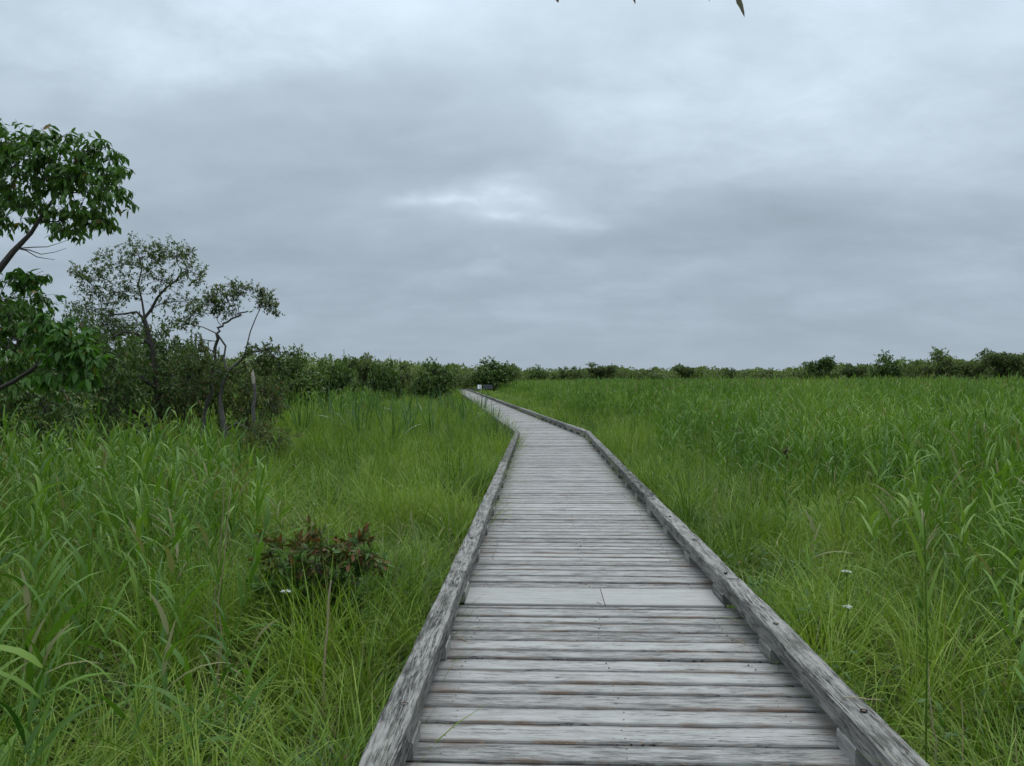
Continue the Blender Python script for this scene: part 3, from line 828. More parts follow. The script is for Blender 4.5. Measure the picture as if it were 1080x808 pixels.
def crown(wood, leafmb, trunk_pts, blobs, leaf, wr=.45, per_twig=11, twig_len=.35, limb_r=.022, twig_r=.004, bare=None, droop=.3):
    """blobs: (centre, radii, n_twigs). limbs grow from the trunk to each blob, twigs fill it, leaves sit on the twigs"""
    tp = np.asarray(trunk_pts, float)
    for (c, R, nt) in blobs:
        c = np.asarray(c, float); R = np.asarray(R, float)
        dist = np.linalg.norm(tp - c, axis=1) + np.maximum(0, tp[:, 2] - c[2] + .1 * R[2]) * 1.5
        o = tp[np.argmin(dist)]
        limb = crook(o, c, 7, .22, .06)
        tube(wood, limb, np.linspace(limb_r, limb_r * .45, len(limb)), 6)
        nsub = max(3, nt // 9)
        subs = [limb]
        for k in range(nsub):
            dvec = norm(rng.normal(0, 1, 3)); e = c + dvec * R * rng.uniform(.5, .85)
            st = limb[rng.integers(3, len(limb))]
            sb = crook(st, e, 5, .2, .05); subs.append(sb)
            tube(wood, sb, np.linspace(limb_r * .5, twig_r * 1.2, len(sb)), 5)
        allp = np.concatenate(subs[1:])
        for k in range(nt):
            dvec = norm(rng.normal(0, 1, 3)); e = c + dvec * R * (rng.uniform(.2, 1.0) ** .5 if rng.random() < .75 else rng.uniform(1.0, 1.45)) * 1.12
            j = np.argmin(np.linalg.norm(allp - e, axis=1) + rng.random(len(allp)) * .1)
            st = allp[j]
            v = e - st; ln = np.linalg.norm(v)
            if ln > twig_len * 2.2: e = st + v / ln * twig_len * 2.2
            tw = crook(st, e, 3, .18, .05)
            tube(wood, tw, np.linspace(twig_r, twig_r * .4, len(tw)), 3)
            m = max(3, int(per_twig * rng.uniform(.6, 1.4)))
            t = rng.uniform(.12, 1.0, m) ** .75 * 3
            pp = np.stack([np.interp(t, np.arange(4), tw[:, a]) for a in range(3)], 1)
            dr = norm(tw[-1] - tw[0])[None, :] * .5 + norm(rng.normal(0, 1, (m, 3))) * .9
            leaves(leafmb, pp, dr, leaf, wr, droop)

def pxblob(x, y, d, rx, ry, nt, dz=None, dd=0.0):
    s = d / FPX
    return (P(x, y, d + dd), (rx * s, (dz if dz else (rx + ry) / 2 * s), ry * s), nt)

def tree_at(name, base, label, cat, wood, leafdict, group=None, woodmat='bark', trunk_name='trunk'):
    r = empty(name, tuple(base))
    tag(r, label, cat, group)
    def shift(mb):
        mb.v = [v - np.asarray(base)[None] for v in mb.v]; return mb
    shift(wood).build(trunk_name, M[woodmat], r)
    for mat, mb in leafdict: shift(mb).build('crown' if 'rust' not in mat else 'crown', M[mat], r)
    return r

# -- near broad-leaved tree at the left edge: trunk stands just out of frame
d = 7.0
base = P(-125, 640, d); base[2] = 0
trk = [base, P(-112, 540, d), P(-100, 440, d), P(-70, 372, d), P(-40, 325, d)]
w = MB(); lf = MB(); lf2 = MB()
tp = crook(trk[0], trk[1], 4, .05); tube(w, [*tp, *trk[2:]], np.linspace(.075, .038, len(tp) + 3), 9)
up = np.array([P(-40, 325, d), P(-5, 290, d), P(14, 266, d), P(33, 246, d), P(48, 222, d), P(62, 205, d), P(78, 190, d)])
tube(w, up, np.linspace(.032, .009, len(up)), 8)
up2 = np.array([P(-70, 372, d), P(-40, 400, d - .4), P(-8, 414, d - .6), P(15, 402, d - .7), P(36, 388, d - .8), P(60, 372, d - .9)])
tube(w, up2, np.linspace(.03, .010, len(up2)), 7)
up3 = np.array([P(-70, 372, d), P(-55, 300, d + .3), P(-45, 240, d + .3), P(-30, 190, d + .2)])
tube(w, up3, np.linspace(.035, .015, len(up3)), 7)
for e in ((70, 262), (58, 274), (80, 250)):      # bare twigs
    tube(w, crook(P(18, 262, d), P(e[0], e[1], d - .1), 4, .2), np.linspace(.006, .002, 5), 4)
B = [pxblob(62, 175, d, 46, 30, 34), pxblob(22, 165, d, 42, 28, 30), pxblob(98, 192, d, 32, 30, 24), pxblob(118, 205, d - .1, 20, 20, 12),
     pxblob(20, 215, d + .2, 34, 26, 20), pxblob(72, 228, d, 40, 22, 22), pxblob(-25, 190, d, 34, 40, 26), pxblob(2, 150, d, 24, 14, 8), pxblob(100, 160, d, 22, 16, 10),
     pxblob(105, 232, d, 18, 14, 8), pxblob(55, 146, d + .2, 26, 10, 9)]
crown(w, lf, np.concatenate([up, up3]), [(c_, R_, int(n_ * 2.6)) for c_, R_, n_ in B], .092, .38, 8, .22, .008, .0025, droop=1.25)
B = [pxblob(8, 318, d + .2, 44, 26, 30), pxblob(-30, 360, d, 50, 40, 34), pxblob(26, 352, d - .3, 36, 32, 34), pxblob(62, 362, d - .6, 30, 26, 22), pxblob(10, 392, d - .3, 44, 22, 22), pxblob(-60, 290, d, 40, 40, 20)]
crown(w, lf, np.concatenate([up2, up[:2]]), [(c_, R_, int(n_ * 2.3)) for c_, R_, n_ in B], .086, .40, 11, .22, .008, .0025, droop=1.1)
B = [pxblob(78, 362, d - 1.0, 22, 18, 10), pxblob(94, 384, d - 1.1, 16, 22, 12), pxblob(60, 392, d - 1.0, 24, 20, 10), pxblob(22, 292, d - .2, 24, 10, 8), pxblob(46, 345, d - .9, 22, 12, 7)]
B = [(c_, R_, int(n_ * 1.8)) for c_, R_, n_ in B]
crown(w, lf2, up2, B, .105, .42, 12, .25, .008, .003, droop=1.3)
tree_at('broadleaf_tree', base, 'near dark green tree with large drooping leaves, leaning in at the left edge', 'tree', w, [('leafA', lf), ('leafA2', lf2)])

# -- second tree, open crown, forked trunk
d = 20.0
base = P(170, 482, d); base[2] = 0
w = MB(); lf = MB(); lf2 = MB()
t0 = np.array([base, P(168, 440, d), P(166, 410, d), P(163, 388, d), P(160, 365, d), P(154, 344, d), P(152, 336, d)])
tube(w, t0, [.10, .085, .078, .072, .068, .062, .055], 9)
tr = np.array([P(152, 336, d), P(160, 326, d), P(166, 314, d), P(176, 303, d), P(186, 296, d), P(192, 288, d)])
tube(w, tr, np.linspace(.042, .018, len(tr)), 7)
tl = np.array([P(152, 336, d), P(144, 329, d), P(132, 331, d), P(121, 332, d), P(108, 326, d)])
tube(w, tl, np.linspace(.038, .015, len(tl)), 7)
tu = np.array([P(153, 338, d), P(150, 318, d + .3), P(146, 300, d + .3), P(150, 282, d + .3), P(146, 268, d + .3)])
tube(w, tu, np.linspace(.032, .012, len(tu)), 7)
t4 = np.array([P(160, 365, d), P(145, 352, d - .3), P(130, 350, d - .5), P(118, 356, d - .6)]); tube(w, t4, np.linspace(.045, .02, 4), 6)
t5 = np.array([P(166, 410, d), P(148, 398, d - .3), P(128, 396, d - .6), P(112, 386, d - .8)]); tube(w, t5, np.linspace(.06, .03, 4), 7)
t6 = np.array([base, P(150, 440, d - .3), P(132, 428, d - .6), P(118, 408, d - .8), P(104, 396, d - .9)]); tube(w, t6, np.linspace(.06, .025, 5), 7)
sk = np.concatenate([tr, tl, tu, t4, t5])
B = [pxblob(150, 268, d, 26, 15, 34), pxblob(182, 268, d, 22, 14, 26), pxblob(205, 288, d, 15, 15, 18), pxblob(190, 318, d, 22, 14, 14), pxblob(118, 280, d, 24, 16, 26),
     pxblob(96, 298, d, 18, 18, 22), pxblob(128, 308, d, 26, 14, 26), pxblob(166, 295, d, 24, 15, 22), pxblob(98, 328, d, 26, 18, 30), pxblob(84, 286, d, 12, 9, 8),
     pxblob(132, 345, d, 30, 12, 22), pxblob(180, 345, d, 14, 12, 6)]
crown(w, lf, sk, [(c_, R_, int(n_ * 4.0)) for c_, R_, n_ in B], .082, .42, 9, .34, .012, .0032, droop=.15)
B = [pxblob(110, 366, d, 34, 22, 44), pxblob(145, 388, d, 36, 20, 46), pxblob(190, 392, d, 24, 22, 30), pxblob(85, 385, d, 30, 26, 36), pxblob(120, 410, d - .5, 36, 18, 36), pxblob(75, 350, d + 1, 34, 26, 34), pxblob(180, 372, d + .5, 30, 20, 24), pxblob(110, 345, d + 1, 40, 26, 30), pxblob(150, 420, d - .4, 34, 16, 30)]
crown(w, lf2, sk, [(c_, R_, int(n_ * 2.2)) for c_, R_, n_ in B], .09, .45, 15, .4, .014, .004, droop=.2)
tree_at('forked_tree', base, 'taller open tree with a dark forked trunk and small leaves, left of the boardwalk', 'tree', w, [('leafC', lf), ('shrub', lf2)])

# -- third tree, gnarled, nearest to the meadow
d = 17.5
base = P(238, 488, d); base[2] = 0
w = MB(); lf = MB(); lf2 = MB(); lf3 = MB()
t0 = np.array([base, P(237, 455, d), P(233, 432, d), P(232, 420, d), P(235, 405, d), P(240, 392, d)])
tube(w, t0, [.065, .058, .052, .048, .045, .042], 8)
t1 = np.array([P(240, 392, d), P(252, 382, d), P(262, 372, d), P(275, 370, d), P(286, 366, d)]); tube(w, t1, np.linspace(.036, .012, 5), 7)
t2 = np.array([P(214, 490, d + .4), P(215, 445, d + .4), P(220, 412, d + .4), P(226, 385, d + .3), P(228, 368, d + .2), P(229, 352, d), P(233, 343, d), P(240, 338, d), P(252, 332, d), P(262, 328, d - .1)])
tube(w, crookify(t2), np.interp(np.linspace(0, 9, 28), np.arange(10), np.linspace(.055, .014, 10)), 8)
t3 = np.array([P(240, 392, d), P(236, 380, d + .1), P(238, 365, d + .1), P(229, 352, d)]); tube(w, t3, [.03, .027, .024, .02], 6)
t4 = np.array([P(258, 374, d), P(264, 350, d), P(270, 335, d), P(276, 322, d)]); tube(w, t4, [.018, .014, .011, .008], 6)
t5 = np.array([P(229, 352, d), P(214, 345, d), P(200, 342, d), P(192, 338, d)]); tube(w, t5, [.016, .012, .009, .006], 5)
t6 = np.array([P(228, 360, d), P(212, 358, d), P(202, 350, d), P(196, 352, d)]); tube(w, t6, [.012, .009, .006, .003], 5)
t7 = np.array([P(237, 455, d), P(250, 446, d), P(262, 452, d)]); tube(w, t7, [.03, .025, .015], 6)
sk = np.concatenate([t1, t2[3:], t4, t5])
B = [pxblob(236, 312, d, 20, 12, 30), pxblob(250, 304, d, 14, 9, 14), pxblob(222, 322, d, 12, 10, 12), pxblob(280, 318, d, 13, 12, 16), pxblob(290, 326, d, 8, 9, 7), pxblob(272, 306, d, 8, 7, 6),
     pxblob(202, 330, d, 14, 12, 14), pxblob(192, 342, d, 10, 8, 6), pxblob(238, 330, d, 14, 8, 8)]
crown(w, lf, sk, [(c_, R_, int(n_ * 4.2)) for c_, R_, n_ in B], .074, .42, 9, .28, .009, .0028, droop=.15)
B = [pxblob(283, 372, d, 24, 13, 30), pxblob(292, 386, d, 18, 13, 18), pxblob(205, 376, d, 22, 18, 26), pxblob(222, 396, d, 24, 16, 22), pxblob(262, 392, d + .2, 26, 14, 22), pxblob(200, 400, d, 20, 18, 22)]
crown(w, lf2, sk, [(c_, R_, int(n_ * 2.8)) for c_, R_, n_ in B], .078, .44, 15, .3, .009, .003, droop=.2)
tree_at('gnarled_tree', base, 'small gnarled tree with twisted bare limbs and tufted foliage, right of the forked tree', 'tree', w, [('leafD', lf), ('leafC', lf2)], woodmat='barkgrey')

# broken snag
d = 17.0
base = P(268, 480, d); base[2] = 0
w = MB(); tube(w, [base, P(268, 450, d), P(267, 430, d), P(269, 412, d), P(268, 404, d)], [.045, .04, .04, .036, .036], 8)
w.v = [v - base[None] for v in w.v]
w2 = MB(); tube(w2, [P(268, 405, d) - base, P(267, 399, d) - base, P(266.5, 394, d) - base, P(267, 390, d) - base], [.037, .034, .028, .008], 7, rough=.3)
r = empty('snag', tuple(base)); tag(r, 'broken dead trunk with a pale bleached top beside the gnarled tree', 'dead tree')
w.build('trunk', M['barkgrey'], r); w2.build('splintered_top', M['snag'], r)

# shrubs ---------------------------------------------------------------
def shrub_proto(rad, h, nt, leaf, mat, wr=.45, per=12, wm='bark'):
    w = MB(); lf = MB(); st = []
    for k in range(6):
        a = rng.random() * 2 * PI; e = np.array([math.cos(a) * rad * .5, math.sin(a) * rad * .5, h * rng.uniform(.5, .8)])
        q = crook((math.cos(a) * .08, math.sin(a) * .08, -.05), e, 6, .18); st.append(q); tube(w, q, np.linspace(.022, .008, 7), 6)
    st = np.concatenate(st)
    B = []
    for k in range(7):
        a = k / 7 * 2 * PI + rng.random(); rr = rad * .5
        B.append(((math.cos(a) * rr, math.sin(a) * rr, h * rng.uniform(.4, .72)), (rad * .45, rad * .45, h * rng.uniform(.22, .32)), nt // 8))
    B.append(((0, 0, h * .75), (rad * .4, rad * .4, h * .25), nt // 8))
    crown(w, lf, st, B, leaf, wr, per, .3, .008, .003, droop=.2)
    return w, lf, mat, wm
def put_shrub(name, proto, x, d, label, sc, rz=0, cat='shrub', group=None, X=None):
    p = P(x, 0, d) if X is None else np.array([X, d, 0])
    root = empty(name, (p[0], p[1], ground_z(p[0], p[1]) - .03), rz, sc); tag(root, label, cat, group)
    for pm, nm in ((proto[0], 'stem'), (proto[1], 'foliage')):
        o = bpy.data.objects.new(nm, pm); COL.objects.link(o); o.parent = root
    return root
def mk(proto):
    w, lf, mat, wm = proto; return (w.mesh('stem', M[wm]), lf.mesh('foliage', M[mat]))
pr_dark = mk(shrub_proto(1.25, 1.9, 420, .085, 'shrub', per=15))
pr_olive = mk(shrub_proto(1.0, 1.5, 380, .07, 'leafD', per=15))
pr_rust = mk(shrub_proto(.75, 1.05, 220, .065, 'leafD', per=14))
S = [(20, 15, (1.25, 1.2, 1.35), 'dark', 'dense dark shrub behind the near tree at the left edge'),
     (92, 17.5, (1.2, 1.2, 1.9), 'dark', 'dense dark shrub left of the forked tree trunk'),
     (150, 23, (1.7, 1.3, 2.1), 'dark', 'dark shrub behind the forked tree trunk'),
     (206, 19.8, (1.05, 1.1, 2.25), 'olive', 'olive green shrub between the forked and the gnarled tree'),
     (268, 20.5, (1.25, 1.1, 1.85), 'olive', 'olive green shrub behind the pale topped snag'),
     (278, 16.2, (1.0, 1, 1.3), 'rust', 'low shrub with reddish brown tinged leaves at the right end of the thicket'),
     (-60, 12, (1.3, 1.3, 1.1), 'dark', None)]
for i, (x, dd, sc, kd, lab) in enumerate(S):
    if lab is None: continue
    put_shrub('shrub', {'dark': pr_dark, 'olive': pr_olive, 'rust': pr_rust}[kd], x, dd, lab, sc, i * 1.3)

# reddish bush in the foreground
w = MB(); lf = MB(); st = []
for k in range(9):
    a = rng.random() * 2 * PI; e = np.array([math.cos(a) * .24, math.sin(a) * .18, rng.uniform(.62, .84)])
    q = crook((math.cos(a) * .05, math.sin(a) * .05, -.03), e, 5, .14); st.append(q); tube(w, q, np.linspace(.006, .003, 6), 5)
st = np.concatenate(st)
B = [((-.22, 0, .78), (.20, .17, .15), 16), ((.05, 0, .86), (.18, .16, .14), 16), ((.27, -.03, .80), (.18, .16, .14), 15), ((.38, 0, .72), (.08, .1, .05), 6), ((0, -.1, .70), (.26, .2, .09), 12), ((-.36, 0, .70), (.1, .1, .07), 5)]
crown(w, lf, st, B, .088, .38, 10, .18, .004, .0018, droop=-.1)
lg = MB()
B = [((rng.uniform(-.3, .3), rng.uniform(-.15, .15), rng.uniform(.12, .72)), (.24, .18, .15), 22) for _ in range(15)]
crown(w, lg, st, B, .07, .42, 8, .12, .004, .0018, droop=0)
p = P(336, 0, 5.7)
root = empty('red_leaved_bush', (p[0], p[1], .03)); tag(root, 'low bush with rusty red and green leaves beside the left kerb beam', 'bush')
w.build('stem', M['bark'], root); lf.build('foliage', M['leafrust'], root); tag(lg.build('foliage', M['herb'], root), 'green lower leaves of the bush')

# cattail clumps -------------------------------------------------------
cm = []
for _ in range(4):
    me = cattail_clump(15, 1.85, .030, .16); me.name = 'cattail_clump'; cm.append(me)
CT = [(318, 24, 1.0, 'slim clump of upright dark blades nearest the thicket'),
      (344, 33, 1.1, 'upright dark blade clump behind the slim clump in the left meadow'),
      (372, 26, 1.05, 'wide dark blade clump in the middle of the left meadow'),
      (414, 21, 1.0, 'tallest dark upright blade clump in the left meadow'),
      (396, 36, 1.1, 'distant upright dark clump behind the tallest one'),
      (446, 30, 1.05, 'dark blade clump midway between tallest clump and boardwalk'),
      (470, 38, 1.05, 'farthest dark blade clump near the boardwalk'),
      (492, 27, .9, 'thin upright blades beside the grass verge left of the bend'),
      (520, 25, .85, 'sparse upright blades crossing in front of the boardwalk beyond the bend')]
for (x, dd) in ((330, 28), (356, 30), (364, 41), (383, 22), (405, 29), (426, 34), (432, 25), (457, 24), (464, 44), (481, 33), (500, 33), (508, 40), (305, 31), (392, 45)):
    CT.append((x, dd, .88 + .12 * rng.random(), 'slender upright blade clump scattered among the larger ones in the left meadow'))
for i, (x, dd, s, lab) in enumerate(CT):
    p = P(x, 0, dd)
    o = bpy.data.objects.new('cattail_clump', cm[i % 4]); COL.objects.link(o)
    o.location = (p[0], p[1], ground_z(p[0], p[1])); o.scale = (1.3 * s, 1.3 * s, s); o.rotation_euler[2] = i
    tag(o, lab, 'marsh plant', 'upright blade clumps in the left meadow')

# tall dark grass clumps under the thicket (dense arching)
gm = cattail_clump(60, 1.05, .026, .35, 'reed'); gm.name = 'arching_grass'
for i, (x, dd, s, lab) in enumerate([(140, 13.5, 1.0, 'arching grass clump left under the forked tree'), (185, 13, 1.1, 'tall arching grass clump in front of the forked trunk'),
                                (226, 13.5, .95, 'dark arching grass clump in front of the gnarled trunk'), (262, 14, .85, 'dark arching grass clump in front of the pale topped snag'),
                                (205, 14.5, .95, 'arching grass clump between the forked and gnarled trunks')]):
    p = P(x, 0, dd); o = bpy.data.objects.new('grass_clump', gm); COL.objects.link(o)
    o.location = (p[0], p[1], ground_z(p[0], p[1])); o.scale = (s * 1.1, s, s); o.rotation_euler[2] = i * 1.7
    tag(o, lab, 'grass clump', 'arching grass clumps before the thicket')

# ------------------------------------------------------------------ far trees
def far_tree_proto(kind):
    w = MB(); lf = MB()
    if kind == 'umbrella':      # open flat-topped
        t = np.array([(0, 0, -.1), (.1, 0, 1.2), (-.1, .1, 2.2), (.15, 0, 3.0), (.1, 0, 3.6)]); tube(w, t, [.16, .13, .11, .08, .05], 7)
        B = [((rng.uniform(-2.1, 2.1), rng.uniform(-1.6, 1.6), rng.uniform(3.0, 4.0)), (1.0, .95, .42), 40) for _ in range(13)]
        B += [((rng.uniform(-1.6, 1.6), rng.uniform(-1.3, 1.3), rng.uniform(1.0, 2.9)), (.9, .8, .6), 24) for _ in range(8)]
        crown(w, lf, t, B, .24, .6, 8, .6, .045, .014, droop=0)
    elif kind == 'round':
        t = np.array([(0, 0, -.1), (0, .1, 1.0), (.1, .1, 2.0), (0, 0, 3.0)]); tube(w, t, [.17, .14, .11, .06], 7)
        B = [((0, 0, 3.6), (.95, .9, .7), 45)]
        for k in range(14):
            a = k * .7 + rng.random(); B.append(((math.cos(a) * 1.2, math.sin(a) * 1.2, rng.uniform(.8, 3.2)), (.95, .95, .75), 40))
        crown(w, lf, t, B, .24, .6, 9, .6, .045, .014, droop=0)
    elif kind == 'low':
        t = np.array([(0, 0, -.1), (0, .1, .7), (.1, .1, 1.3)]); tube(w, t, [.12, .10, .07], 7)
        B = []
        for k in range(12):
            a = k * .53 + rng.random(); rr = rng.uniform(.6, 2.4); B.append(((math.cos(a) * rr, math.sin(a) * rr * .7, rng.uniform(.7, 2.3)), (.95, .9, .65), 40))
        crown(w, lf, t, B, .24, .6, 9, .6, .04, .014, droop=0)
    elif kind == 'sparse':
        t = np.array([(0, 0, -.1), (.1, 0, 1.2), (-.15, .1, 2.3), (.2, 0, 3.2), (.1, 0, 4.0)]); tube(w, t, [.12, .10, .08, .06, .03], 7)
        B = [((rng.uniform(-1.5, 1.5), rng.uniform(-1, 1), rng.uniform(1.6, 4.0)), (.6, .6, .35), 16) for _ in range(14)]
        crown(w, lf, t, B, .2, .55, 8, .5, .04, .014, droop=0)
    return w, lf
FP = {}
for kd in ('umbrella', 'round', 'low', 'sparse'):
    for mat in ('far', 'fargreen'):
        w, lf = far_tree_proto(kd); FP[kd, mat] = (w.mesh('trunk', M['bark']), lf.mesh('crown', M[mat]))
HT = {'umbrella': 4.4, 'round': 4.3, 'low': 2.9, 'sparse': 4.3}
WD = {'umbrella': 5.6, 'round': 4.1, 'low': 5.6, 'sparse': 3.6}
# x, top y, distance, width px, kind, material, label
FT = [(312, 369, 42, 62, 'round', 'fargreen', 'bushy tree right behind the thicket, start of the left tree line'),
      (350, 375, 50, 62, 'low', 'fargreen', 'low wide tree second from the thicket in the left tree line'),
      (385, 373, 58, 46, 'umbrella', 'far', 'flat topped tree in the left tree line'),
      (421, 374, 60, 30, 'sparse', 'far', 'thin sparse tree poking above the left tree line'),
      (402, 380, 56, 50, 'low', 'fargreen', 'low dark tree below the thin sparse one'),
      (456, 380, 62, 44, 'round', 'fargreen', 'rounded bright green tree left of the far end of the boardwalk'),
      (440, 386, 75, 40, 'low', 'far', 'low tree behind the rounded bright green one'),
      (480, 383, 100, 20, 'sparse', 'far', 'small open tree just left of the boardwalk end'),
      (517, 378, 128, 46, 'round', 'fargreen', 'large rounded dark tree right above the sign boards'),
      (533, 384, 140, 32, 'low', 'far', 'low tree touching the right side of the large rounded one'),
      (567, 386, 150, 26, 'round', 'fargreen', 'dark round tree past the centre of the horizon'),
      (603, 387, 165, 40, 'low', 'far', 'low tree right of the dark round tree'),
      (635, 383, 160, 34, 'umbrella', 'far', 'airy flat topped tree over the middle of the right reed bed'),
      (690, 385, 170, 36, 'sparse', 'far', 'thin crowned tree beyond the reed bed'),
      (722, 384, 160, 30, 'umbrella', 'far', 'small flat topped tree before the thin twiggy stretch'),
      (760, 388, 165, 36, 'low', 'far', 'low tree in the gap of the right tree line'),
      (816, 386, 140, 34, 'sparse', 'far', 'sparse dark crowned tree left of the pale umbrella shaped one'),
      (864, 377, 120, 42, 'umbrella', 'fargreen', 'umbrella shaped tree with a pale green crown in the right tree line'),
      (901, 384, 130, 30, 'umbrella', 'far', 'low flat tree between umbrella shaped and domed tree'),
      (934, 372, 115, 36, 'round', 'fargreen', 'domed dark tree standing above the right tree line'),
      (989, 368, 112, 38, 'round', 'far', 'tall broad crowned tree right of the domed one'),
      (962, 380, 120, 40, 'low', 'far', 'low tree between the domed and the tall broad crowned tree'),
      (1022, 378, 112, 40, 'umbrella', 'far', 'flat tree between two tall crowns near the right edge'),
      (1056, 368, 108, 44, 'umbrella', 'far', 'tall flat crowned tree at the right edge of the picture'),
      (1082, 372, 106, 40, 'round', 'far', 'half cut off tree at the very right edge')]
for i, (x, ty, dd, wpx, kd, mat, lab) in enumerate(FT):
    p = P(x, ty, dd); h = p[2] + .1; wd = wpx * dd / FPX
    root = empty('marsh_tree', (p[0], p[1], -.05), i * 2.1, (wd / WD[kd], wd / WD[kd], h / HT[kd])); tag(root, lab, 'tree', 'trees along the horizon')
    tm, cmh = FP[kd, mat]
    for me, nm in ((tm, 'trunk'), (cmh, 'crown')):
        o = bpy.data.objects.new(nm, me); COL.objects.link(o); o.parent = root

# continuous woodland behind
def woodland():
    mb = MB()
    xs = []; tops = []
    prof = [(-200, 368), (60, 372), (280, 374), (330, 375), (420, 380), (480, 385), (545, 388), (600, 388), (680, 388.5), (760, 389), (820, 388), (880, 385), (930, 382), (980, 379), (1030, 377), (1080, 375), (1300, 378)]
    pd = [(-200, 40), (60, 48), (280, 60), (420, 80), (500, 140), (600, 185), (760, 185), (880, 150), (1000, 130), (1300, 125)]
    px = np.array([a for a, b in prof]); py = np.array([b for a, b in prof])
    dx = np.array([a for a, b in pd]); dy = np.array([b for a, b in pd])
    for row in range(4):
        x = -200.0  
        while x < 1280:
            d = np.interp(x, dx, dy) * (1 + row * .09) + rng.uniform(-3, 3)
            ty = np.interp(x, px, py) + rng.uniform(-2.2, 3.0) + (vnoise(x, 0, 22, 5) - .5) * 5
            top = EYE - (ty - HY) / FPX * d
            wd = rng.uniform(1.6, 3.2)
            cx = (x - HX) / FPX * d
            n = int(480 * wd / 2.4)
            # a lumpy crown: several lobes
            nl = rng.integers(4, 8)
            for k in range(nl):
                lc = np.array([cx + rng.uniform(-.5, .5) * wd, d + rng.uniform(-.6, .6) * wd, top * rng.uniform(.3, .84)])
                R = np.array([wd * rng.uniform(.25, .45), wd * .4, top * rng.uniform(.12, .2)])
                dv = norm(rng.normal(0, 1, (n // nl, 3))); q = lc + dv * R * rng.uniform(.6, 1.05, (n // nl, 1))
                q[:, 2] = np.maximum(q[:, 2], .2)
                leaves(mb, q, dv * .7, rng.uniform(.3, .5) * (d / 130) ** .5, .65, 0, tint=np.clip(rng.normal(.5, .2, len(q)), 0, 1))
            x += wd * .55 * FPX / d
    o = mb.build('woodland', M['far'])
    tag(o, 'continuous low woodland along the horizon behind the marsh', 'woodland', None, 'stuff')
woodland()

# ------------------------------------------------------------------ sign boards at the far end
def box(mb, c, sx, sy, sz, rx=0.0, rz=0.0):
    R = np.array(Matrix.Rotation(rz, 3, 'Z') @ Matrix.Rotation(rx, 3, 'X'))
    v = np.array([(x, y, z) for z in (-.5, .5) for x, y in ((-.5, -.5), (.5, -.5), (.5, .5), (-.5, .5))]) * (sx, sy, sz)
    mb.add(v @ R.T + np.asarray(c)[None], [(3, 2, 1, 0), (4, 5, 6, 7), (0, 1, 5, 4), (1, 2, 6, 5), (2, 3, 7, 6), (3, 0, 4, 7)])
d = 122.0
p = P(505.8, 408, d)
r = empty('information_panel', (p[0], p[1], 0), .1); tag(r, 'small tilted white information panel beside the far end of the boardwalk', 'sign')
m_ = MB(); box(m_, (0, 0, p[2]), .60, .05, .66, rx=-.35); m_.build('panel', M['signwhite'], r, smooth=False)
m_ = MB(); box(m_, (.08, -.055, p[2]), .09, .02, .60, rx=-.35); m_.build('dark_stripe', M['signdark'], r, smooth=False)
for sx in (-.3, .3):
    m_ = MB(); box(m_, (sx, .12, p[2] / 2 - .1), .09, .09, p[2] - .1); m_.build('post', M['block'], r, smooth=False)
p = P(514.5, 408, d + .5)
r = empty('notice_board', (p[0], p[1], 0), -.05); tag(r, 'wide dark notice board right of the white information panel', 'notice board')
m_ = MB(); box(m_, (0, 0, p[2]), 1.45, .06, .66); m_.build('board', M['signdark'], r, smooth=False)
for sx in (-.72, .72):
    m_ = MB(); box(m_, (sx, .08, p[2] / 2), .08, .08, p[2] + .3); m_.build('post', M['under'], r, smooth=False)

# ------------------------------------------------------------------ single foreground plants
def single(name, mb, mat, loc, label, cat, group=None):
    o = mb.build(name, M[mat]) if not isinstance(mb, bpy.types.Mesh) else None
    if o is None:
        o = bpy.data.objects.new(name, mb); COL.objects.link(o)
    o.location = loc; tag(o, label, cat, group); return o

def stalk_mesh(points, r, flat=False):
    mb = MB(); tube(mb, points, r, 6, tint=rng.random()); return mb

# two tall dead stalks at left
for (x0, y0, x1, y1, dd, lab) in ((228, 760, 247, 487, 4.3, 'tall dead reed stalk left of the red bush, leaning right'),
                                   (232, 740, 236, 505, 4.5, 'shorter dead reed stalk just left of the leaning one'),
                                   (985, 800, 978, 690, 3.6, 'short brown stalk at the lower right beyond the kerb beam')):
    b = P(x0, y0, dd); t = P(x1, y1, dd)
    b = b + (b - t) * 0.1; b[2] = max(b[2], .0)
    mb = stalk_mesh(crook((0, 0, 0), t - b, 8, .06), np.linspace(.0042, .002, 9))
    single('dead_reed', mb, 'straw', tuple(b), lab, 'dead reed')
# green stem at right
b = P(980, 815, 3.4); t = P(975, 545, 3.4)
r = empty('tall_reed', tuple(b)); tag(r, 'single tall green reed stem standing closest at the right, with one wide upright leaf', 'reed')
mb = stalk_mesh(crook((0, 0, -.4), t - b, 8, .02), np.linspace(.0055, .003, 9)); mb.build('stem', M['reed'], r)
for k, (z, az, ln) in enumerate(((.62, .4, .30), (.78, 3.6, .34), (.9, 1.5, .28), (1.02, 4.4, .26), (.5, 2.8, .34))):
    mb = MB(); blades(mb, np.array([[0, 0, 0.0]]), np.array([az]), np.array([ln]), np.array([.25 + .1 * k]), np.array([.5]), np.array([.024]), 7, np.array([.5]), 'leaf', twist=.3)
    o = mb.build('leaf', M['reed'], r); q = (t - b) * z; o.location = tuple(q)
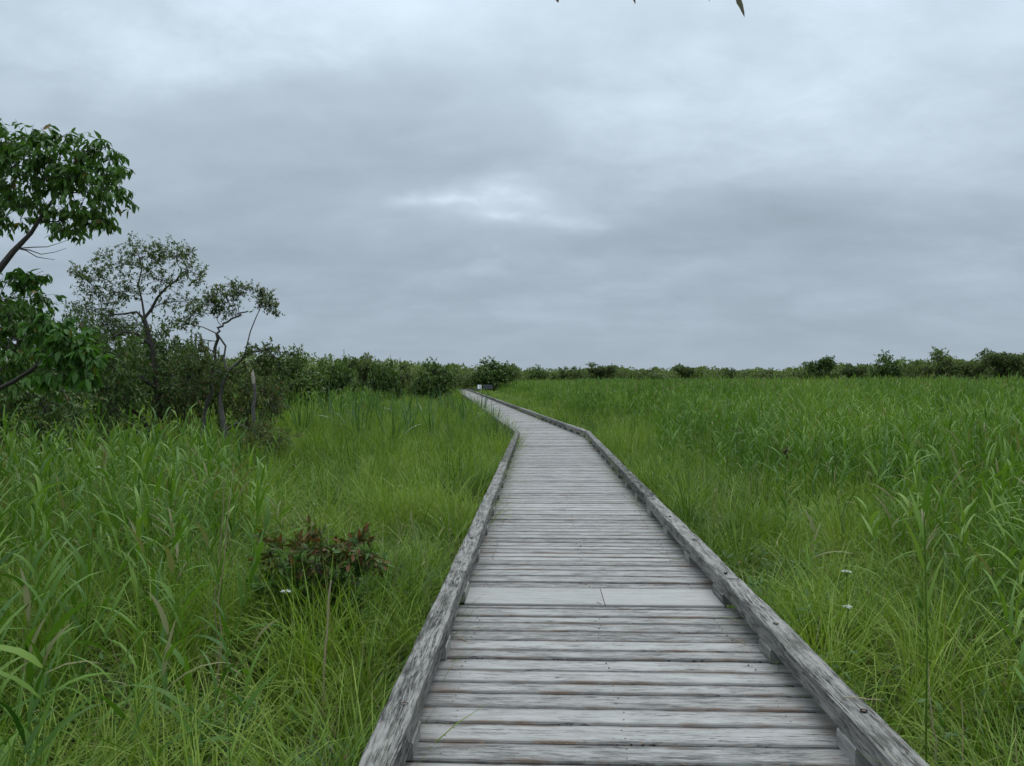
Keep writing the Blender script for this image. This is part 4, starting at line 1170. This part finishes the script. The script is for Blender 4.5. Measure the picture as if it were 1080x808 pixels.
# dry reed with one green leaf near the red bush
b = P(340, 728, 4.3); t = P(349, 612, 4.3)
r = empty('half_dead_reed', tuple(b)); tag(r, 'tan dead reed stem topped by one green leaf, before the red bush', 'reed')
mb = stalk_mesh(crook((0, 0, -.15), t - b, 6, .04), np.linspace(.006, .0045, 7)); mb.build('stem', M['straw'], r)
mb = MB(); blades(mb, np.array([[0., 0, 0]]), np.array([0.2]), np.array([.19]), np.array([.05]), np.array([.1]), np.array([.035]), 7, np.array([.9]), 'leaf')
o = mb.build('leaf', M['reed'], r); o.location = tuple(t - b)

# umbel flowers
def umbel():
    root_m = MB(); fl = MB()
    root_m_pts = crook((0, 0, 0), (0.03, 0, .55), 5, .05); tube(root_m, root_m_pts, np.linspace(.003, .0015, 6), 5)
    for k in range(12):
        a = rng.random() * 2 * PI; rr = .028 * math.sqrt(rng.random())
        e = np.array([.03 + math.cos(a) * rr, math.sin(a) * rr, .59 - rr * .3])
        tube(root_m, [root_m_pts[-1], e], [.001, .0008], 3)
        n = 11; q = e + rng.normal(0, .004, (n, 3)) * (1, 1, .5)
        leaves(fl, q, norm(rng.normal(0, 1, (n, 3))), .0055, .9, 0)
    return root_m.mesh('stem', M['herb']), fl.mesh('florets', M['white'])
um = umbel()
UF = [(889, 601, 5.4, 'white umbel flower, the upper one right of the kerb beam'), (893, 640, 4.6, 'white umbel flower, the lower one right of the kerb beam'),
      (298, 622, 5.0, 'white umbel flower under the red bush'), (46, 477, 8.0, 'white umbel flower left in the tall grass, leftmost of three'),
      (74, 473, 8.3, 'white umbel flower left in the tall grass, middle of three'), (100, 492, 7.6, 'white umbel flower left in the tall grass, rightmost of three'),
      (505, 436, 26, 'tiny white flower head left of the boardwalk bend'), (619, 438, 30, 'tiny white flower head right of the boardwalk bend')]
for (x, y, dd, lab) in UF:
    q = P(x, y, dd); r = empty('umbel_flower', (q[0], q[1], q[2] - .59), rng.random() * 6); tag(r, lab, 'flower', 'white flowers in the grass')
    if dd > 7: r.scale = (1.1, 1.1, 1)
    for me, nm in zip(um, ('stem', 'florets')):
        o = bpy.data.objects.new(nm, me); COL.objects.link(o); o.parent = r
# brown seed head
q = P(829, 475, 8.6); mb = MB(); n = 40
r = empty('brown_flower', (q[0], q[1], q[2] - 1.0)); tag(r, 'dark brown seed head standing out in the right grass', 'plant')
tube(mb, crook((0, 0, 0), (0, 0, 1.0), 5, .04), np.linspace(.004, .002, 6), 5); mb.build('stem', M['herb'], r)
mb = MB(); qq = rng.normal(0, 1, (n, 3)) * (.028, .02, .03) + (0, 0, 1.0); leaves(mb, qq, norm(rng.normal(0, 1, (n, 3))), .035, .5, .3); mb.build('seed_head', M['brownhead'], r)

# litter on the deck: needles and straw bits in the gaps
mb = MB()
for (c, u, r_) in gaps:
    sdist = (c - a0) @ u
    if sdist < 2.4 or sdist > 14: continue
    n = int(rng.uniform(3, 34) * (2 if rng.random() < .25 else 1))
    cen = rng.uniform(-.8, .8, 3)
    lat = np.where(rng.random(n) < .6, cen[rng.integers(0, 3, n)] + rng.normal(0, .12, n), rng.uniform(-.9, .9, n)); lat = np.clip(lat, -.9, .9)
    base = np.column_stack([c[None] + u[None] * rng.normal(0, .005, n)[:, None] + r_[None] * lat[:, None], np.full(n, DECK + .0015)])
    az = rng.normal(0, .35, n) + (rng.random(n) < .5) * PI - A1
    blades(mb, base, az, rng.uniform(.008, .03, n), np.full(n, PI / 2 - .05), np.zeros(n), np.full(n, .0028), 2, rng.random(n), 'grass')
litm = leaf_mat('litter_brown', [(.10, .05, .025), (.20, .11, .055), (.30, .2, .11)], transl=.05, rough=.8, patch=2)
tag(mb.build('leaf_litter', litm), 'brown needles and dry bits caught in the gaps between the planks', 'litter', None, 'stuff')
# loose straws
for (x, y, dz, ln, az, lab) in ((912, 738, .196, .16, -.25, 'pale straw lying across the right kerb beam'), (486, 674, .004, .13, 2.2, 'thin straw on the planks beside the left kerb beam'),
                                (780, 677, .004, .12, 1.9, 'thin straw on the planks near the right kerb beam'), (716, 590, .004, .14, .3, 'twig leaning on the planks below the right spacer block'),
                                (632, 636.5, .010, .05, -.9, 'tiny brown twig on the pale board')):
    H = 1.6 - dz; dd = H * FPX / (y - HY); q = P(x, y, dd)
    mb = MB(); e = np.array([math.cos(az), math.sin(az), .02]) * ln
    tube(mb, crook(-e / 2, e / 2, 5, .08), [.002, .0028, .0028, .0025, .002, .001], 5)
    single('straw', mb, 'straw', (q[0], q[1], DECK + dz + .003), lab, 'straw')

# ------------------------------------------------------------------ overhanging tree behind the camera: only leaf tips show at the top
w = MB(); lf = MB()
base = np.array([-2.6, -1.4, 0.0])
trunk = np.array([base, (-2.55, -1.35, 1.2), (-2.4, -1.2, 2.4), (-2.1, -.9, 3.3)]); tube(w, trunk, [.11, .10, .085, .07], 9)
limb = np.array([(-2.1, -.9, 3.3), (-1.4, -.1, 3.5), (-.6, .9, 3.72), (.1, 1.7, 3.85), (.45, 2.1, 3.82), (.75, 2.4, 3.78)])
tube(w, limb, [.05, .035, .022, .012, .007, .004], 7)
tipm = MB()
def tip(x, y, dd, ln, wd):
    e = P(x, y, dd); top = e + np.array([-.015 + rng.normal(0, .01), .0, ln])
    j = limb[-1 if x > 700 else -2]
    tube(w, crook(j, top, 3, .1), [.003, .0025, .002, .0015], 4)
    k = MB()
    dv = norm(e - top); s = np.array([1, 0, 0.]) * .8 + np.array([0, .5, 0]); s = norm(s - dv * (s @ dv)); u = np.cross(s, dv)
    V = []; n = 8
    for i in range(n + 1):
        t = i / n; hw = wd / 2 * math.sin(PI * min(1, .08 + t * .92)) ** .7 * (1 - .35 * t) * (1 + .12 * math.sin(i * 2.7))
        if i == n: hw = .0002
        c = top + dv * ln * t + u * .004 * math.sin(t * 5)
        V += [c - s * hw + u * hw * .35, c, c + s * hw + u * hw * .35]
    F = []
    for i in range(n):
        for j2 in (0, 1): a = i * 3 + j2; F.append((a, a + 1, a + 4, a + 3))
    lf.add(np.array(V), F, tint=rng.random())
tip(784, 20, 2.5, .13, .040); tip(588, 5, 2.3, .09, .045); tip(669, 6, 2.4, .08, .024); tip(664, 3, 2.4, .08, .02); tip(747, 3, 2.45, .08, .02); tip(593, 2, 2.3, .08, .03)
# leafy top above and behind
B = [((-2.2, -1.0, 4.2), (.8, .8, .5), 30), ((-1.2, -.4, 4.2), (.7, .6, .35), 22), ((-.4, .7, 3.95), (.5, .5, .22), 14)]
crown(w, lf, np.concatenate([trunk[2:], limb[:4]]), B, .11, .44, 8, .25, .012, .003, droop=.4)
tiplf = leaf_mat('overhang_leaf', [(.05, .05, .018), (.07, .075, .025), (.09, .06, .025)], dead=(.14, .06, .03), dead_amt=.2, patch=.5, transl=.3)
r = empty('overhanging_tree', tuple(base)); tag(r, 'tree overhead whose pointed leaf tips dangle into the top of the sky', 'tree')
for mb in (w, lf): mb.v = [v - base[None] for v in mb.v]
w.build('trunk', M['bark'], r); lf.build('crown', tiplf, r)

# ------------------------------------------------------------------ world: overcast sky
def make_world():
    wd = bpy.data.worlds.new('World'); scene.world = wd; wd.use_nodes = True
    nt = wd.node_tree; nt.nodes.clear(); L = nt.links.new
    out = nt.nodes.new('ShaderNodeOutputWorld')
    tc = nt.nodes.new('ShaderNodeTexCoord'); vec = tc.outputs['Generated']
    sep = nt.nodes.new('ShaderNodeSeparateXYZ'); L(vec, sep.inputs[0])
    X, Y, Z = sep.outputs
    zc = mth(nt, 'MAXIMUM', Z, 0.0)
    den = mth(nt, 'ADD', zc, .30)
    cb = nt.nodes.new('ShaderNodeCombineXYZ')
    L(mth(nt, 'DIVIDE', X, den), cb.inputs[0]); L(mth(nt, 'DIVIDE', Y, den), cb.inputs[1])
    cp = cb.outputs[0]
    n1_ = noise(nt, mapping(nt, cp, (1.15, 1.9, 1), (2.3, 5.1, 0)), 1.0, 5, .5, dist=.4)
    n2_ = noise(nt, mapping(nt, cp, (3.2, 4.4, 1), (7.7, 1.2, 0)), 1.0, 5, .55, dist=.2)
    n3_ = noise(nt, mapping(nt, cp, (8.0, 9.5, 1), (3.7, 6.2, 0)), 1.0, 5, .6, dist=.3)
    warp = noise(nt, mapping(nt, cp, (1.6, 1.6, 1), (.3, 9.1, 0)), 1.0, 4, .55, out='Color')
    # azimuth-like / elevation coordinates with warp for the broad masses
    az = mth(nt, 'DIVIDE', X, mth(nt, 'MAXIMUM', Y, .05)); el = mth(nt, 'DIVIDE', Z, mth(nt, 'MAXIMUM', Y, .05))
    ws = nt.nodes.new('ShaderNodeSeparateXYZ'); L(warp, ws.inputs[0])
    azw = mth(nt, 'ADD', az, mth(nt, 'MULTIPLY', mth(nt, 'SUBTRACT', ws.outputs[0], .5), .42))
    elw = mth(nt, 'ADD', el, mth(nt, 'MULTIPLY', mth(nt, 'SUBTRACT', ws.outputs[1], .5), .16))
    front = mth(nt, 'MULTIPLY', mth(nt, 'SUBTRACT', Y, .15), 4, clamp=True)
    def mass(x, y, rx, ry, amp):
        cx = (x - HX) / FPX; cy = (HY - y) / FPX; sx = rx / FPX; sy = ry / FPX
        a = mth(nt, 'DIVIDE', mth(nt, 'SUBTRACT', azw, cx), sx); b = mth(nt, 'DIVIDE', mth(nt, 'SUBTRACT', elw, cy), sy)
        q = mth(nt, 'ADD', mth(nt, 'MULTIPLY', a, a), mth(nt, 'MULTIPLY', b, b))
        return mth(nt, 'MULTIPLY', mth(nt, 'EXPONENT', mth(nt, 'MULTIPLY', q, -1.0)), amp)
    tot = None
    for m_ in MASSES:
        v = mass(*m_); tot = v if tot is None else mth(nt, 'ADD', tot, v)
    tot = mth(nt, 'MULTIPLY', tot, front)
    base = mth(nt, 'ADD', mth(nt, 'ADD', mth(nt, 'MULTIPLY', mth(nt, 'SUBTRACT', n1_, .5), .46), mth(nt, 'MULTIPLY', mth(nt, 'SUBTRACT', n2_, .5), .36)), mth(nt, 'MULTIPLY', mth(nt, 'SUBTRACT', n3_, .5), .13))
    tot = mth(nt, 'MULTIPLY', tot, mth(nt, 'ADD', .35, mth(nt, 'MULTIPLY', n3_, 1.3)))
    f = mth(nt, 'ADD', mth(nt, 'ADD', base, tot), .53, clamp=True)
    # flatten to an even tone close to the horizon
    hz = mth(nt, 'MULTIPLY', zc, 9.0, clamp=True)
    f = mth(nt, 'ADD', mth(nt, 'MULTIPLY', mth(nt, 'SUBTRACT', f, .5), mth(nt, 'ADD', mth(nt, 'MULTIPLY', hz, .8), .2)), .5)
    c = ramp(nt, f, [(.0, (.232, .285, .342)), (.3, (.303, .37, .44)), (.5, (.376, .458, .54)), (.72, (.49, .588, .69)), (1., (.71, .81, .93))])
    # the overcast dome brightens towards the zenith
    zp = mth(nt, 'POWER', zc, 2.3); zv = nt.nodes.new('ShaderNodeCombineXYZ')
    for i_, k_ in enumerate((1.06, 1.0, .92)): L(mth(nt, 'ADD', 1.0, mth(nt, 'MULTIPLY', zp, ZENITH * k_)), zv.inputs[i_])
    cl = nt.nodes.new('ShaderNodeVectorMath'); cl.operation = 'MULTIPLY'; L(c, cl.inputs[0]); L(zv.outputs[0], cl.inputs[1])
    sky = nt.nodes.new('ShaderNodeTexSky'); sky.sky_type = 'NISHITA'; sky.sun_disc = False
    sky.sun_elevation = SUN_EL; sky.sun_rotation = SUN_ROT
    b1 = nt.nodes.new('ShaderNodeBackground'); L(sky.outputs[0], b1.inputs[0]); b1.inputs[1].default_value = .05
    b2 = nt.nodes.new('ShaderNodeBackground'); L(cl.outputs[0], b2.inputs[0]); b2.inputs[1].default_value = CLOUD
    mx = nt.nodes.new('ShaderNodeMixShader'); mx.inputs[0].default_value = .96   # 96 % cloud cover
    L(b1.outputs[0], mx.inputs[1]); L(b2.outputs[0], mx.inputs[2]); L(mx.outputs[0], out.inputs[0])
# broad cloud masses: bearing/height of centre, extent, brightness (+) or darkness (-)
MASSES = [(490, 203, 58, 15, .34), (548, 226, 42, 11, .24), (420, 150, 190, 50, -.15), (250, 235, 220, 60, -.12), (330, 70, 60, 22, .12), (205, 85, 50, 20, .14), (170, 40, 220, 60, .16),
          (470, 90, 120, 40, -.10), (640, 130, 120, 70, .10), (850, 100, 260, 90, .08), (820, 240, 160, 45, -.13), (620, 255, 110, 30, -.10), (540, 285, 90, 16, .10),
          (960, 150, 130, 60, .05), (60, 230, 120, 60, .08), (330, 270, 140, 35, -.06), (760, 175, 90, 35, .06), (600, 30, 200, 40, -.03)]
SUN_EL = math.radians(58); SUN_AZ = math.radians(20); SUN_ROT = SUN_AZ
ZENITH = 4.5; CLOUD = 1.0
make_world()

sl = bpy.data.lights.new('sun', 'SUN'); sl.energy = 1.1; sl.angle = math.radians(25); sl.color = (1.0, .97, .93)
so = bpy.data.objects.new('sun', sl); COL.objects.link(so)
dv = Vector((math.sin(SUN_AZ) * math.cos(SUN_EL), math.cos(SUN_AZ) * math.cos(SUN_EL), math.sin(SUN_EL)))
so.rotation_euler = dv.to_track_quat('Z', 'Y').to_euler()

# ------------------------------------------------------------------ camera, view
cd = bpy.data.cameras.new('camera'); cd.sensor_width = 36; cd.lens = FPX / 1080 * 36; cd.clip_end = 6000; cd.clip_start = .05
co = bpy.data.objects.new('camera', cd); COL.objects.link(co); scene.camera = co
co.location = (0, 0, EYE); co.rotation_euler = (PI / 2 - math.atan((404 - HY) / FPX), 0, 0)
vs = scene.view_settings; vs.view_transform = 'Standard'; vs.look = 'None'; vs.gamma = 1; vs.exposure = 0; vs.use_curve_mapping = False
scene.render.resolution_x = 1024; scene.render.resolution_y = 766
scene.cycles.max_bounces = 5; scene.cycles.diffuse_bounces = 3; scene.cycles.glossy_bounces = 2; scene.cycles.transparent_max_bounces = 4
